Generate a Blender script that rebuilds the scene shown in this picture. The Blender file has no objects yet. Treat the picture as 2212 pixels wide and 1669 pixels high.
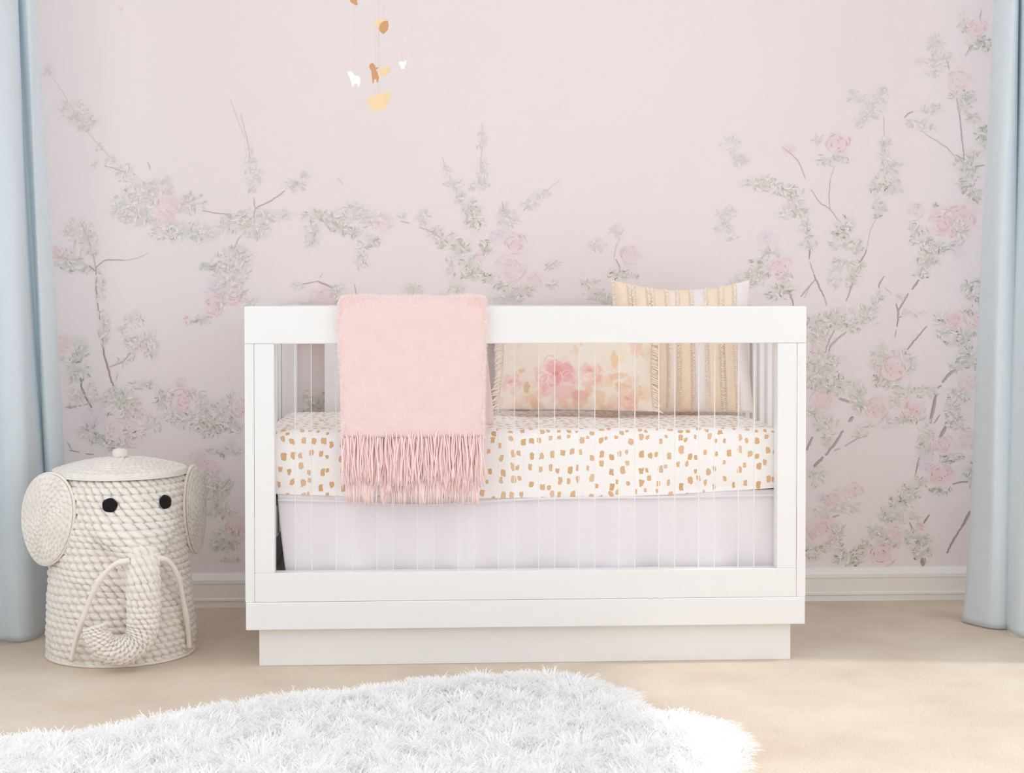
import bpy, bmesh, math, random
import numpy as np
from mathutils import Vector, Matrix

random.seed(7)
rng = np.random.default_rng(7)
S = bpy.context.scene
COL = S.collection

# ------------------------------------------------------------------ camera
F, CX, CY, CZ, YAW, PIT, SY = 3393.05, -.2488, -4.5955, .8947, .0549, .0203, -119.85
cd = bpy.data.cameras.new('camera')
cam = bpy.data.objects.new('camera', cd)
COL.objects.link(cam)
cam.location = (CX, CY, CZ)
cam.rotation_euler = (math.pi / 2 - PIT, 0, -YAW)
cd.sensor_fit = 'HORIZONTAL'
cd.sensor_width = 36.0
cd.lens = 36.0 * F / 2212.0
cd.shift_y = SY / 2212.0
cd.clip_start = .05
S.camera = cam

# ------------------------------------------------------------------ sky, sun, exposure
w = bpy.data.worlds.new('sky')
S.world = w
w.use_nodes = True
bg = w.node_tree.nodes['Background']
bg.inputs[0].default_value = (.90, .952, 1.0, 1)
bg.inputs[1].default_value = 1.78

sd = bpy.data.lights.new('sun', 'SUN')
sd.energy = 1.25
sd.angle = math.radians(3.0)
sd.color = (.92, .97, 1.0)
sun = bpy.data.objects.new('sun', sd)
COL.objects.link(sun)
# light travels towards -x, a little towards the mural wall, and down
sun.rotation_euler = Vector((-math.cos(math.radians(57)), .06, -math.sin(math.radians(57)))).to_track_quat('-Z', 'Y').to_euler()

XL, XR, YF, ZC = -1.64, 1.64, -5.4, 2.55          # the room
WIN = dict(left=(-4.3, -.45, .2, 2.35), right=(-4.3, -.45, .2, 2.35), front=(-1.1, 1.1, .5, 2.2))

def portal(name, loc, rot, sx, sy):
    l = bpy.data.lights.new(name, 'AREA')
    l.shape = 'RECTANGLE'; l.size = sx; l.size_y = sy
    l.cycles.is_portal = True
    o = bpy.data.objects.new(name, l); COL.objects.link(o)
    o.location = loc; o.rotation_euler = rot
portal('portal_left', (XL - .11, -2.375, 1.275), (0, -math.pi / 2, 0), 2.15, 3.85)
portal('portal_right', (XR + .11, -2.375, 1.275), (0, math.pi / 2, 0), 2.15, 3.85)
portal('portal_front', (0, YF - .11, 1.35), (math.pi / 2, 0, 0), 2.2, 1.7)

S.view_settings.view_transform = 'Standard'
S.view_settings.look = 'None'
S.view_settings.gamma = 1.0
S.view_settings.use_curve_mapping = False
S.view_settings.exposure = 0.0
S.cycles.use_denoising = True
S.cycles.max_bounces = 16
S.cycles.adaptive_threshold = .05
S.cycles.diffuse_bounces = 12
S.cycles.transparent_max_bounces = 24
S.cycles.sample_clamp_indirect = 6.0

# ------------------------------------------------------------------ helpers
def ray(px, py):
    u = (px - 1106) / F; v = (834.5 + SY - py) / F
    c, s = math.cos(PIT), math.sin(PIT)
    yf = c + v * s; z = -s + v * c
    c, s = math.cos(YAW), math.sin(YAW)
    return u * c + yf * s, -u * s + yf * c, z
def at(px, py, Y=0.):
    d = ray(px, py); t = (Y - CY) / d[1]
    return Vector((CX + t * d[0], Y, CZ + t * d[2]))
def atz(px, py, Z=0.):
    d = ray(px, py); t = (Z - CZ) / d[2]
    return Vector((CX + t * d[0], CY + t * d[1], Z))
def srgb(r, g, b):
    f = lambda c: (c / 255 / 12.92) if c / 255 <= .04045 else ((c / 255 + .055) / 1.055) ** 2.4
    return (f(r), f(g), f(b), 1)

def link(o, parent=None, local=False):
    COL.objects.link(o)
    if parent is not None:
        o.parent = parent
        if not local and parent.type == 'EMPTY':
            o.matrix_parent_inverse = Matrix.Translation(-parent.location)
    return o
def tag(o, label=None, cat=None, group=None, kind=None):
    if label: o['label'] = label
    if cat: o['category'] = cat
    if group: o['group'] = group
    if kind: o['kind'] = kind
    return o
def thing(name, label, cat, loc=(0, 0, 0), rotz=0, group=None):
    o = bpy.data.objects.new(name, None)
    o.empty_display_size = .05
    COL.objects.link(o)
    o.location = loc; o.rotation_euler = (0, 0, rotz)
    return tag(o, label, cat, group)
def mesh(name, verts, faces, mats, parent=None, smooth=True, local=False, midx=None, col=None):
    me = bpy.data.meshes.new(name)
    me.from_pydata([tuple(v) for v in verts], [], faces)
    for m in (mats if isinstance(mats, (list, tuple)) else [mats]): me.materials.append(m)
    if smooth: me.polygons.foreach_set('use_smooth', [True] * len(me.polygons))
    if midx is not None: me.polygons.foreach_set('material_index', midx)
    if col is not None:
        a = me.color_attributes.new('Col', 'FLOAT_COLOR', 'POINT')
        a.data.foreach_set('color', np.ascontiguousarray(col, np.float32).ravel())
    me.update()
    return link(bpy.data.objects.new(name, me), parent, local)
def from_bm(name, bm, mats, parent=None, smooth=False, local=False):
    bmesh.ops.recalc_face_normals(bm, faces=bm.faces)
    me = bpy.data.meshes.new(name)
    bm.to_mesh(me); bm.free()
    for m in (mats if isinstance(mats, (list, tuple)) else [mats]): me.materials.append(m)
    if smooth: me.polygons.foreach_set('use_smooth', [True] * len(me.polygons))
    return link(bpy.data.objects.new(name, me), parent, local)
def bbox(bm, x0, x1, y0, y1, z0, z1, bev=.003, seg=2):
    r = bmesh.ops.create_cube(bm, size=1)
    for v in r['verts']:
        v.co = Vector(((x0 + x1) / 2 + v.co.x * (x1 - x0), (y0 + y1) / 2 + v.co.y * (y1 - y0), (z0 + z1) / 2 + v.co.z * (z1 - z0)))
    if bev:
        es = list({e for v in r['verts'] for e in v.link_edges})
        bmesh.ops.bevel(bm, geom=es, offset=bev, segments=seg, affect='EDGES', profile=.5)
def box(name, dims, mat, parent=None, bev=.003):
    bm = bmesh.new(); bbox(bm, *dims, bev=bev)
    return from_bm(name, bm, mat, parent)
def tube(pts, rads, n=10, cap=True):
    pts = [Vector(p) for p in pts]
    V, Fc = [], []
    up = Vector((0, 0, 1))
    prev = None
    for i, p in enumerate(pts):
        d = (pts[min(i + 1, len(pts) - 1)] - pts[max(i - 1, 0)]).normalized()
        if prev is None:
            a = d.cross(up) if abs(d.dot(up)) < .95 else d.cross(Vector((1, 0, 0)))
        else:
            a = prev - d * prev.dot(d)
        a.normalize(); prev = a
        b = d.cross(a)
        r = rads[i] if isinstance(rads, (list, tuple, np.ndarray)) else rads
        for k in range(n):
            t = 2 * math.pi * k / n
            V.append(p + a * math.cos(t) * r + b * math.sin(t) * r)
    for i in range(len(pts) - 1):
        for k in range(n):
            Fc.append((i * n + k, i * n + (k + 1) % n, (i + 1) * n + (k + 1) % n, (i + 1) * n + k))
    if cap:
        Fc.append(tuple(range(n - 1, -1, -1))); Fc.append(tuple((len(pts) - 1) * n + k for k in range(n)))
    return V, Fc
def spline(P, n):
    P = [np.array(p, float) for p in P]
    P = [2 * P[0] - P[1]] + P + [2 * P[-1] - P[-2]]
    out = []
    m = len(P) - 3
    for i in range(n):
        t = i / (n - 1) * m
        k = min(int(t), m - 1); t -= k
        a, b, c, d = P[k:k + 4]
        out.append(.5 * (2 * b + (c - a) * t + (2 * a - 5 * b + 4 * c - d) * t * t + (3 * b - a - 3 * c + d) * t ** 3))
    return out
def noise2(h, w, cells, seed):
    r = np.random.default_rng(seed)
    gh, gw = max(2, int(cells * h / w) + 2), cells + 2
    g = r.random((gh, gw))
    y = np.linspace(0, gh - 1.001, h); x = np.linspace(0, gw - 1.001, w)
    yi, xi = y.astype(int), x.astype(int)
    fy = (y - yi)[:, None]; fx = (x - xi)[None]
    fy = fy * fy * (3 - 2 * fy); fx = fx * fx * (3 - 2 * fx)
    return (g[np.ix_(yi, xi)] * (1 - fy) * (1 - fx) + g[np.ix_(yi, xi + 1)] * (1 - fy) * fx
            + g[np.ix_(yi + 1, xi)] * fy * (1 - fx) + g[np.ix_(yi + 1, xi + 1)] * fy * fx)

# ------------------------------------------------------------------ materials
def nodes(name):
    m = bpy.data.materials.new(name); m.use_nodes = True
    nt = m.node_tree
    return m, nt, nt.nodes['Principled BSDF']
def N(nt, t, **kw):
    n = nt.nodes.new(t)
    for k, v in kw.items(): setattr(n, k, v)
    return n
def plain(name, c, rough=.5, spec=.3, sheen=0, bump=0, bscale=200, vary=0, vscale=8, coat=0, metal=0, translucent=0):
    m, nt, p = nodes(name)
    L = nt.links.new
    p.inputs['Base Color'].default_value = c
    p.inputs['Roughness'].default_value = rough
    p.inputs['Specular IOR Level'].default_value = spec
    p.inputs['Metallic'].default_value = metal
    p.inputs['Coat Weight'].default_value = coat
    if sheen:
        p.inputs['Sheen Weight'].default_value = sheen
        p.inputs['Sheen Roughness'].default_value = .45
    tc = N(nt, 'ShaderNodeTexCoord')
    if bump:
        n = N(nt, 'ShaderNodeTexNoise'); n.inputs['Scale'].default_value = bscale; n.inputs['Detail'].default_value = 3
        b = N(nt, 'ShaderNodeBump'); b.inputs['Strength'].default_value = bump; b.inputs['Distance'].default_value = .0012
        L(tc.outputs['Object'], n.inputs['Vector']); L(n.outputs['Fac'], b.inputs['Height']); L(b.outputs['Normal'], p.inputs['Normal'])
    if vary:
        n = N(nt, 'ShaderNodeTexNoise'); n.inputs['Scale'].default_value = vscale; n.inputs['Detail'].default_value = 4
        r = N(nt, 'ShaderNodeMapRange'); r.inputs['From Min'].default_value = .3; r.inputs['From Max'].default_value = .7
        r.inputs['To Min'].default_value = 1 - vary; r.inputs['To Max'].default_value = 1
        mx = N(nt, 'ShaderNodeMix', data_type='RGBA', blend_type='MULTIPLY'); mx.inputs[0].default_value = 1
        mx.inputs[6].default_value = c
        L(tc.outputs['Object'], n.inputs['Vector']); L(n.outputs['Fac'], r.inputs['Value']); L(r.outputs[0], mx.inputs[7])
        L(mx.outputs[2], p.inputs['Base Color'])
    if translucent:
        t = N(nt, 'ShaderNodeBsdfTranslucent'); t.inputs[0].default_value = c
        ms = N(nt, 'ShaderNodeMixShader'); ms.inputs[0].default_value = translucent
        L(p.outputs[0], ms.inputs[1]); L(t.outputs[0], ms.inputs[2]); L(ms.outputs[0], nt.nodes['Material Output'].inputs[0])
    return m
def vcol(name, rough=.7, spec=.15, bump=0, bscale=300, sheen=0):
    m = plain(name, (1, 1, 1, 1), rough, spec, sheen, bump, bscale)
    nt = m.node_tree
    a = N(nt, 'ShaderNodeVertexColor'); a.layer_name = 'Col'
    nt.links.new(a.outputs[0], nt.nodes['Principled BSDF'].inputs['Base Color'])
    return m

M = {}
M['white_paint'] = plain('white_paint', srgb(236, 235, 234), .32, .35, vary=.012, vscale=5)
M['trim_paint'] = plain('trim_paint', srgb(240, 236, 232), .38, .35, vary=.015)
M['side_wall'] = plain('side_wall', srgb(247, 245, 244), .7, .2, bump=.1, bscale=150)
M['ceiling'] = plain('ceiling', srgb(250, 249, 248), .8, .1, bump=.1, bscale=150)
M['mural'] = vcol('mural_paper', .62, .2, bump=.06, bscale=500)
M['brush'] = vcol('mural_strokes', .62, .2)
M['curtain'] = plain('curtain_linen', srgb(227, 236, 241), .8, .1, sheen=.25, bump=.12, bscale=900, vary=.03, vscale=30, translucent=.15)
M['rod'] = plain('rod_metal', srgb(196, 170, 120), .3, .5, metal=1, vary=.05)
M['skirt'] = plain('skirt_cotton', srgb(236, 231, 235), .85, .1, sheen=.2, bump=.15, bscale=700)
M['support'] = plain('support_board', srgb(120, 96, 82), .7, .2, vary=.2, vscale=14)
M['pink'] = plain('pink_mohair', srgb(238, 211, 208), .9, .1, sheen=1.0, bump=.5, bscale=420, vary=.05, vscale=26)
M['fringe_pink'] = plain('pink_yarn', srgb(253, 229, 227), .85, .1, vary=.03, vscale=60)
M['fuzz'] = plain('mohair_fuzz_rim_light', srgb(255, 247, 246), .9, .1, sheen=1.0, vary=.02, vscale=60, translucent=.4)  # whiter than the pink cloth: light on the blanket's rim put into the colour
M['fur'] = plain('white_fur', srgb(255, 255, 255), .75, .08, vary=.004, vscale=14, translucent=.4)
M['pelt'] = plain('pelt_leather', srgb(243, 240, 236), .9, .1, bump=.2, bscale=90)
M['wicker'] = plain('painted_wicker', srgb(238, 231, 223), .62, .25, vary=.09, vscale=22, bump=.35, bscale=160)
M['wicker_tusk'] = plain('painted_cane', srgb(238, 230, 222), .5, .3, vary=.06, vscale=30, bump=.15, bscale=120)
M['eye'] = plain('black_felt', srgb(34, 29, 29), .9, .1, sheen=.2, bump=.4, bscale=500)
M['brass'] = plain('pale_gold', srgb(240, 212, 170), .38, .5, metal=.35, vary=.04, vscale=40)
M['bronze'] = plain('copper_gold', srgb(208, 158, 110), .4, .5, metal=.3, vary=.05, vscale=40)
M['charm_white'] = plain('white_enamel', srgb(252, 250, 248), .35, .5, vary=.01)
M['thread'] = plain('clear_thread', srgb(228, 220, 218), .4, .4, bump=.1)
M['floral'] = vcol('floral_linen', .85, .1, bump=.12, bscale=900, sheen=.15)
M['tassel'] = plain('cream_tassel', srgb(252, 240, 224), .85, .1, vary=.05, vscale=80)
M['peach'] = plain('peach_linen', srgb(250, 236, 226), .85, .1, sheen=.2, bump=.2, bscale=800, vary=.04, vscale=20)
M['peach_fringe'] = plain('peach_fringe', srgb(250, 230, 208), .85, .1, vary=.06, vscale=60)
M['lilac_linen'] = plain('lilac_linen', srgb(243, 234, 232), .85, .1, sheen=.2, bump=.2, bscale=800)

def carpet_mat():
    m, nt, p = nodes('beige_carpet'); L = nt.links.new
    tc = N(nt, 'ShaderNodeTexCoord')
    n1 = N(nt, 'ShaderNodeTexNoise'); n1.inputs['Scale'].default_value = 170; n1.inputs['Detail'].default_value = 4
    n2 = N(nt, 'ShaderNodeTexNoise'); n2.inputs['Scale'].default_value = 5; n2.inputs['Detail'].default_value = 3
    mp = N(nt, 'ShaderNodeMapping'); mp.inputs['Scale'].default_value = (1, 2.2, 1)
    r = N(nt, 'ShaderNodeValToRGB')
    r.color_ramp.elements[0].position = .36; r.color_ramp.elements[0].color = srgb(212, 191, 168)
    r.color_ramp.elements[1].position = .64; r.color_ramp.elements[1].color = srgb(233, 217, 197)
    ad = N(nt, 'ShaderNodeMath', operation='MULTIPLY_ADD'); ad.inputs[1].default_value = .55
    ml = N(nt, 'ShaderNodeMath', operation='MULTIPLY'); ml.inputs[1].default_value = .45
    L(tc.outputs['Object'], mp.inputs[0]); L(mp.outputs[0], n1.inputs[0]); L(tc.outputs['Object'], n2.inputs[0])
    L(n2.outputs['Fac'], ml.inputs[0]); L(n1.outputs['Fac'], ad.inputs[0]); L(ml.outputs[0], ad.inputs[2]); L(ad.outputs[0], r.inputs[0])
    L(r.outputs[0], p.inputs['Base Color'])
    b = N(nt, 'ShaderNodeBump'); b.inputs['Strength'].default_value = .7; b.inputs['Distance'].default_value = .006
    L(n1.outputs['Fac'], b.inputs['Height']); L(b.outputs[0], p.inputs['Normal'])
    p.inputs['Roughness'].default_value = .95; p.inputs['Specular IOR Level'].default_value = .1
    p.inputs['Sheen Weight'].default_value = .3
    return m
M['carpet'] = carpet_mat()

def sheet_mat():
    """White cotton printed with loose tan brush dabs."""
    m, nt, p = nodes('dabbed_cotton'); L = nt.links.new
    tc = N(nt, 'ShaderNodeTexCoord'); sx = N(nt, 'ShaderNodeSeparateXYZ'); L(tc.outputs['Object'], sx.inputs[0])
    add = N(nt, 'ShaderNodeMath', operation='ADD'); L(sx.outputs['Y'], add.inputs[0]); L(sx.outputs['Z'], add.inputs[1])
    cx = N(nt, 'ShaderNodeCombineXYZ')
    mx_ = N(nt, 'ShaderNodeMath', operation='MULTIPLY'); mx_.inputs[1].default_value = 1 / .0245
    my_ = N(nt, 'ShaderNodeMath', operation='MULTIPLY'); my_.inputs[1].default_value = 1 / .0340
    L(sx.outputs['X'], mx_.inputs[0]); L(add.outputs[0], my_.inputs[0]); L(mx_.outputs[0], cx.inputs[0]); L(my_.outputs[0], cx.inputs[1])
    nz = N(nt, 'ShaderNodeTexNoise'); nz.inputs['Scale'].default_value = 2.3; nz.inputs['Detail'].default_value = 1
    L(cx.outputs[0], nz.inputs[0])
    sub = N(nt, 'ShaderNodeVectorMath', operation='SUBTRACT'); sub.inputs[1].default_value = (.5, .5, .5); L(nz.outputs['Color'], sub.inputs[0])
    sc = N(nt, 'ShaderNodeVectorMath', operation='SCALE'); sc.inputs['Scale'].default_value = .34; L(sub.outputs[0], sc.inputs[0])
    va = N(nt, 'ShaderNodeVectorMath', operation='ADD'); L(cx.outputs[0], va.inputs[0]); L(sc.outputs[0], va.inputs[1])
    vo = N(nt, 'ShaderNodeTexVoronoi', voronoi_dimensions='2D', distance='MINKOWSKI', feature='F1')
    vo.inputs['Exponent'].default_value = 4.0
    vo.inputs['Scale'].default_value = 1; vo.inputs['Randomness'].default_value = .7; L(va.outputs[0], vo.inputs['Vector'])
    sp = N(nt, 'ShaderNodeSeparateColor'); L(vo.outputs['Color'], sp.inputs[0])
    th = N(nt, 'ShaderNodeMapRange'); th.inputs['To Min'].default_value = .15; th.inputs['To Max'].default_value = .265; L(sp.outputs[0], th.inputs['Value'])
    lt = N(nt, 'ShaderNodeMath', operation='LESS_THAN'); L(vo.outputs['Distance'], lt.inputs[0]); L(th.outputs[0], lt.inputs[1])
    tone = N(nt, 'ShaderNodeMix', data_type='RGBA'); tone.inputs[6].default_value = srgb(214, 176, 132); tone.inputs[7].default_value = srgb(226, 190, 152); L(sp.outputs[1], tone.inputs[0])
    mix = N(nt, 'ShaderNodeMix', data_type='RGBA'); mix.inputs[6].default_value = srgb(248, 245, 243)
    L(lt.outputs[0], mix.inputs[0]); L(tone.outputs[2], mix.inputs[7]); L(mix.outputs[2], p.inputs['Base Color'])
    p.inputs['Roughness'].default_value = .85; p.inputs['Specular IOR Level'].default_value = .15
    n2 = N(nt, 'ShaderNodeTexNoise'); n2.inputs['Scale'].default_value = 9; L(tc.outputs['Object'], n2.inputs[0])
    b = N(nt, 'ShaderNodeBump'); b.inputs['Strength'].default_value = .12; b.inputs['Distance'].default_value = .02
    L(n2.outputs['Fac'], b.inputs['Height']); L(b.outputs[0], p.inputs['Normal'])
    return m
M['sheet'] = sheet_mat()

def acrylic():
    m, nt, p = nodes('clear_acrylic'); L = nt.links.new
    p.inputs['Base Color'].default_value = srgb(246, 244, 243); p.inputs['Roughness'].default_value = .12
    p.inputs['Specular IOR Level'].default_value = .5
    tr = N(nt, 'ShaderNodeBsdfTransparent')
    n = N(nt, 'ShaderNodeTexNoise'); n.inputs['Scale'].default_value = 6
    tc = N(nt, 'ShaderNodeTexCoord'); L(tc.outputs['Object'], n.inputs[0])
    r = N(nt, 'ShaderNodeMapRange'); r.inputs['To Min'].default_value = .92; r.inputs['To Max'].default_value = .96; L(n.outputs['Fac'], r.inputs[0])
    ms = N(nt, 'ShaderNodeMixShader'); L(r.outputs[0], ms.inputs[0])
    L(p.outputs[0], ms.inputs[1]); L(tr.outputs[0], ms.inputs[2]); L(ms.outputs[0], nt.nodes['Material Output'].inputs[0])
    return m
M['acrylic'] = acrylic()
M['acrylic_edge'] = plain('polished_acrylic_edge', srgb(250, 248, 247), .25, .5, vary=.02, translucent=.4)

# ------------------------------------------------------------------ room shell
def struct(o): o['kind'] = 'structure'; return o
fl = struct(box('floor', (XL - .1, XR + .1, YF - .1, .1, -.1, 0), M['carpet'], bev=0))
struct(box('ceiling', (XL - .1, XR + .1, YF - .1, .1, ZC, ZC + .1), M['ceiling'], bev=0))
def wall_with_hole(name, axis, pos, a0, a1, hole):
    h0, h1, z0, z1 = hole
    bm = bmesh.new()
    for (p0, p1, q0, q1) in ((a0, h0, 0, ZC), (h1, a1, 0, ZC), (h0, h1, 0, z0), (h0, h1, z1, ZC)):
        if axis == 'x': bbox(bm, pos[0], pos[1], p0, p1, q0, q1, bev=0)
        else: bbox(bm, p0, p1, pos[0], pos[1], q0, q1, bev=0)
    return struct(from_bm(name, bm, M['side_wall']))
wall_with_hole('wall_left', 'x', (XL - .1, XL), YF, 0, WIN['left'])
wall_with_hole('wall_right', 'x', (XR, XR + .1), YF, 0, WIN['right'])
wall_with_hole('wall_front', 'y', (YF - .1, YF), XL, XR, WIN['front'])
def window(name, axis, pos, hole):
    h0, h1, z0, z1 = hole
    bm = bmesh.new(); t = .045
    for (p0, p1, q0, q1) in ((h0, h0 + t, z0, z1), (h1 - t, h1, z0, z1), (h0 + t, h1 - t, z0, z0 + t), (h0 + t, h1 - t, z1 - t, z1)):
        if axis == 'x': bbox(bm, pos[0], pos[1], p0, p1, q0, q1, bev=.004)
        else: bbox(bm, p0, p1, pos[0], pos[1], q0, q1, bev=.004)
    return struct(from_bm(name, bm, M['trim_paint']))
window('window_1', 'x', (XL - .08, XL - .03), WIN['left'])
window('window_2', 'x', (XR + .03, XR + .08), WIN['right'])
window('window_3', 'y', (YF - .08, YF - .03), WIN['front'])

# mural wall -------------------------------------------------------
WALL = np.array(srgb(236, 225, 225)[:3])
G = .006
nx = int((XR - XL) / G) + 1; nz = int(ZC / G) + 1
gx = np.linspace(XL, XR, nx); gz = np.linspace(0, ZC, nz)
img = np.ones((nz, nx, 3)) * WALL
grain = .6 * noise2(nz, nx, 260, 1) + .4 * noise2(nz, nx, 130, 2)
grain2 = noise2(nz, nx, 60, 3)
img *= (1 - .012 * noise2(nz, nx, 14, 4))[..., None]
PXM = F / (0 - CY)                                # photograph pixels per metre on the wall
def w2(px, py):
    p = at(px, py, 0.); return p.x, p.z
def wash(px, py, rx, ry, colour, alpha, rough=.55):
    x, z = w2(px, py); rx = rx / PXM; ry = ry / PXM
    i0, i1 = np.searchsorted(gx, [x - 1.6 * rx, x + 1.6 * rx]); j0, j1 = np.searchsorted(gz, [z - 1.6 * ry, z + 1.6 * ry])
    if i1 - i0 < 1 or j1 - j0 < 1: return
    X, Z = np.meshgrid(gx[i0:i1], gz[j0:j1])
    d = np.sqrt(((X - x) / rx) ** 2 + ((Z - z) / ry) ** 2)
    d = d + (grain[j0:j1, i0:i1] - .5) * rough * 1.6
    a = alpha * np.clip((1.15 - d) / .75, 0, 1)
    a = a * (.55 + .9 * (grain2[j0:j1, i0:i1] - .15))
    a = np.clip(a, 0, 1)[..., None]
    img[j0:j1, i0:i1] = img[j0:j1, i0:i1] * (1 - a) + (WALL * np.array(colour)) * a
SV, SF, SC = [], [], []
def stroke(pts, wid, colour, alpha, taper=(0.25, 1, .2)):
    """A painted brush stroke lying on the wall, pts and width in photograph pixels."""
    n = len(pts)
    lay = -.0004 - .0008 * random.random()
    c = WALL * (1 - alpha) + WALL * np.array(colour) * alpha
    c = np.append(np.clip(c, 0, 1), 1)
    P = [np.array(p, float) for p in pts]
    base = len(SV)
    for i in range(n):
        t = P[min(i + 1, n - 1)] - P[max(i - 1, 0)]
        t = t / (np.linalg.norm(t) + 1e-6)
        nrm = np.array((-t[1], t[0]))
        f = i / (n - 1)
        k = np.interp(f, (0, .5, 1), taper) * wid / 2
        for s in (-1, 1):
            q = P[i] + nrm * k * s
            x, z = w2(q[0], q[1])
            SV.append((x, lay, z)); SC.append(c)
        if i: SF.append((base + 2 * i - 2, base + 2 * i - 1, base + 2 * i + 1, base + 2 * i))
def curve3(p, ang, ln, bend, n=5):
    out = []
    for i in range(n):
        t = i / (n - 1) - .5
        x = t * ln; y = bend * ln * (1 - 4 * t * t)
        out.append((p[0] + x * math.cos(ang) - y * math.sin(ang), p[1] + x * math.sin(ang) + y * math.cos(ang)))
    return out
SAGE = (.80, .885, .80); PALE = (1.0, 1.04, 1.0); OLIVE = (.53, .60, .46); DARK = (.28, .31, .25); BARK = (.42, .33, .33)
BLUSH = (1.0, .86, .875); ROSE = (.93, .66, .70); DEEP = (.74, .40, .47); IRIS = (.875, .885, .975); IRISD = (.62, .64, .83)
U = random.uniform
def leaves(cx, cy, rx, ry, s):
    wash(cx, cy, rx * 1.1, ry * 1.1, SAGE, min(.85, .3 + .45 * s), .8)
    if s > .5: wash(cx + U(-.2, .2) * rx, cy + U(0, .4) * ry, rx * .65, ry * .65, (.60, .70, .56), .55 * min(1, s), .9)
    n = int(rx * ry * math.pi / 52) + 3
    for k in range(n):
        a = U(0, 2 * math.pi); r = math.sqrt(random.random()) * 1.08
        p = (cx + rx * r * math.cos(a), cy + ry * r * math.sin(a))
        ang = U(0, math.pi) if random.random() < .4 else math.atan2(p[1] - cy, p[0] - cx) + U(-.6, .6)
        ln = U(9, 20); bend = U(-.22, .22)
        q = random.random()
        if q < .55: stroke(curve3(p, ang, ln, bend), U(3.5, 7), PALE if random.random() < .5 else SAGE, U(.35, .85), (.1, 1, .1))
        if q > .35: stroke(curve3((p[0] + U(-3, 3), p[1] + U(0, 3)), ang + U(-.3, .3), ln * U(.5, .9), bend), U(1.6, 3.8), OLIVE, U(.4, .95) * min(1, s + .2), (.2, 1, .1))
        if random.random() < .26 * s + .03: stroke(curve3((p[0] + U(-3, 3), p[1] + U(0, 4)), ang + U(-.5, .5), U(5, 13), U(-.35, .35)), U(1.8, 3.8), DARK, U(.4, 1) * min(1, s + .1), (.3, 1, .1))
def rose(cx, cy, r, s):
    wash(cx, cy, r * 1.15, r * 1.05, BLUSH, .4 + .35 * s, .75)
    wash(cx, cy + r * .1, r * .5, r * .5, (.99, .78, .81), .5 * s, .8)
    for k in range(int(8 + r * .55)):
        q = (.12 + .9 * random.random() ** .8) * r
        a0 = U(0, 2 * math.pi); da = U(.35, .95) * (1 if q > .3 * r else 1.6)
        pts = [(cx + q * math.cos(a0 + da * (i / 5 - .5)) * 1.05, cy + q * .88 * math.sin(a0 + da * (i / 5 - .5))) for i in range(6)]
        stroke(pts, U(1.5, 3.6) * (.6 + r / 60), BLUSH if random.random() < .35 else ROSE, U(.45, 1) * min(1, s + .15), (.1, 1, .15))
    for k in range(int(3 + 6 * s)):
        q = U(.1, .75) * r; a0 = U(0, 2 * math.pi); da = U(.3, .8)
        pts = [(cx + q * math.cos(a0 + da * (i / 4 - .5)), cy + q * .9 * math.sin(a0 + da * (i / 4 - .5))) for i in range(5)]
        stroke(pts, U(1.8, 3.8), DEEP, U(.45, 1) * s, (.1, 1, .1))
    for k in range(5):
        q = r * U(.6, 1.0); a0 = U(0, 6.28)
        stroke(curve3((cx + q * math.cos(a0), cy + q * math.sin(a0)), a0 + 1.57, U(8, 16), .2), U(2, 5), (1.03, .97, .97), .6, (.1, 1, .1))
def iris(cx, cy, r, s):
    wash(cx, cy, r * 1.1, r, IRIS, .4 + .35 * s, 1.0)
    for k in range(int(6 + r * .5)):
        a = U(0, 6.28); q = U(.1, .95) * r
        stroke(curve3((cx + q * math.cos(a), cy + q * math.sin(a)), U(0, 3.14), U(5, 12), U(-.3, .3)), U(1.6, 4), IRIS if random.random() < .5 else IRISD, U(.3, .8) * s, (.15, 1, .15))
def branch(wid, s, *pts):
    sp = spline(pts, max(8, 5 * len(pts)))
    sp = [(p[0] + U(-.7, .7), p[1] + U(-.7, .7)) for p in sp]
    stroke(sp, wid, BARK, s, (.65, 1, .7))
    if wid > 3: stroke([(p[0] + wid * .2, p[1]) for p in sp], wid * .35, (.24, .19, .19), s * .6, (.3, 1, .3))

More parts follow.
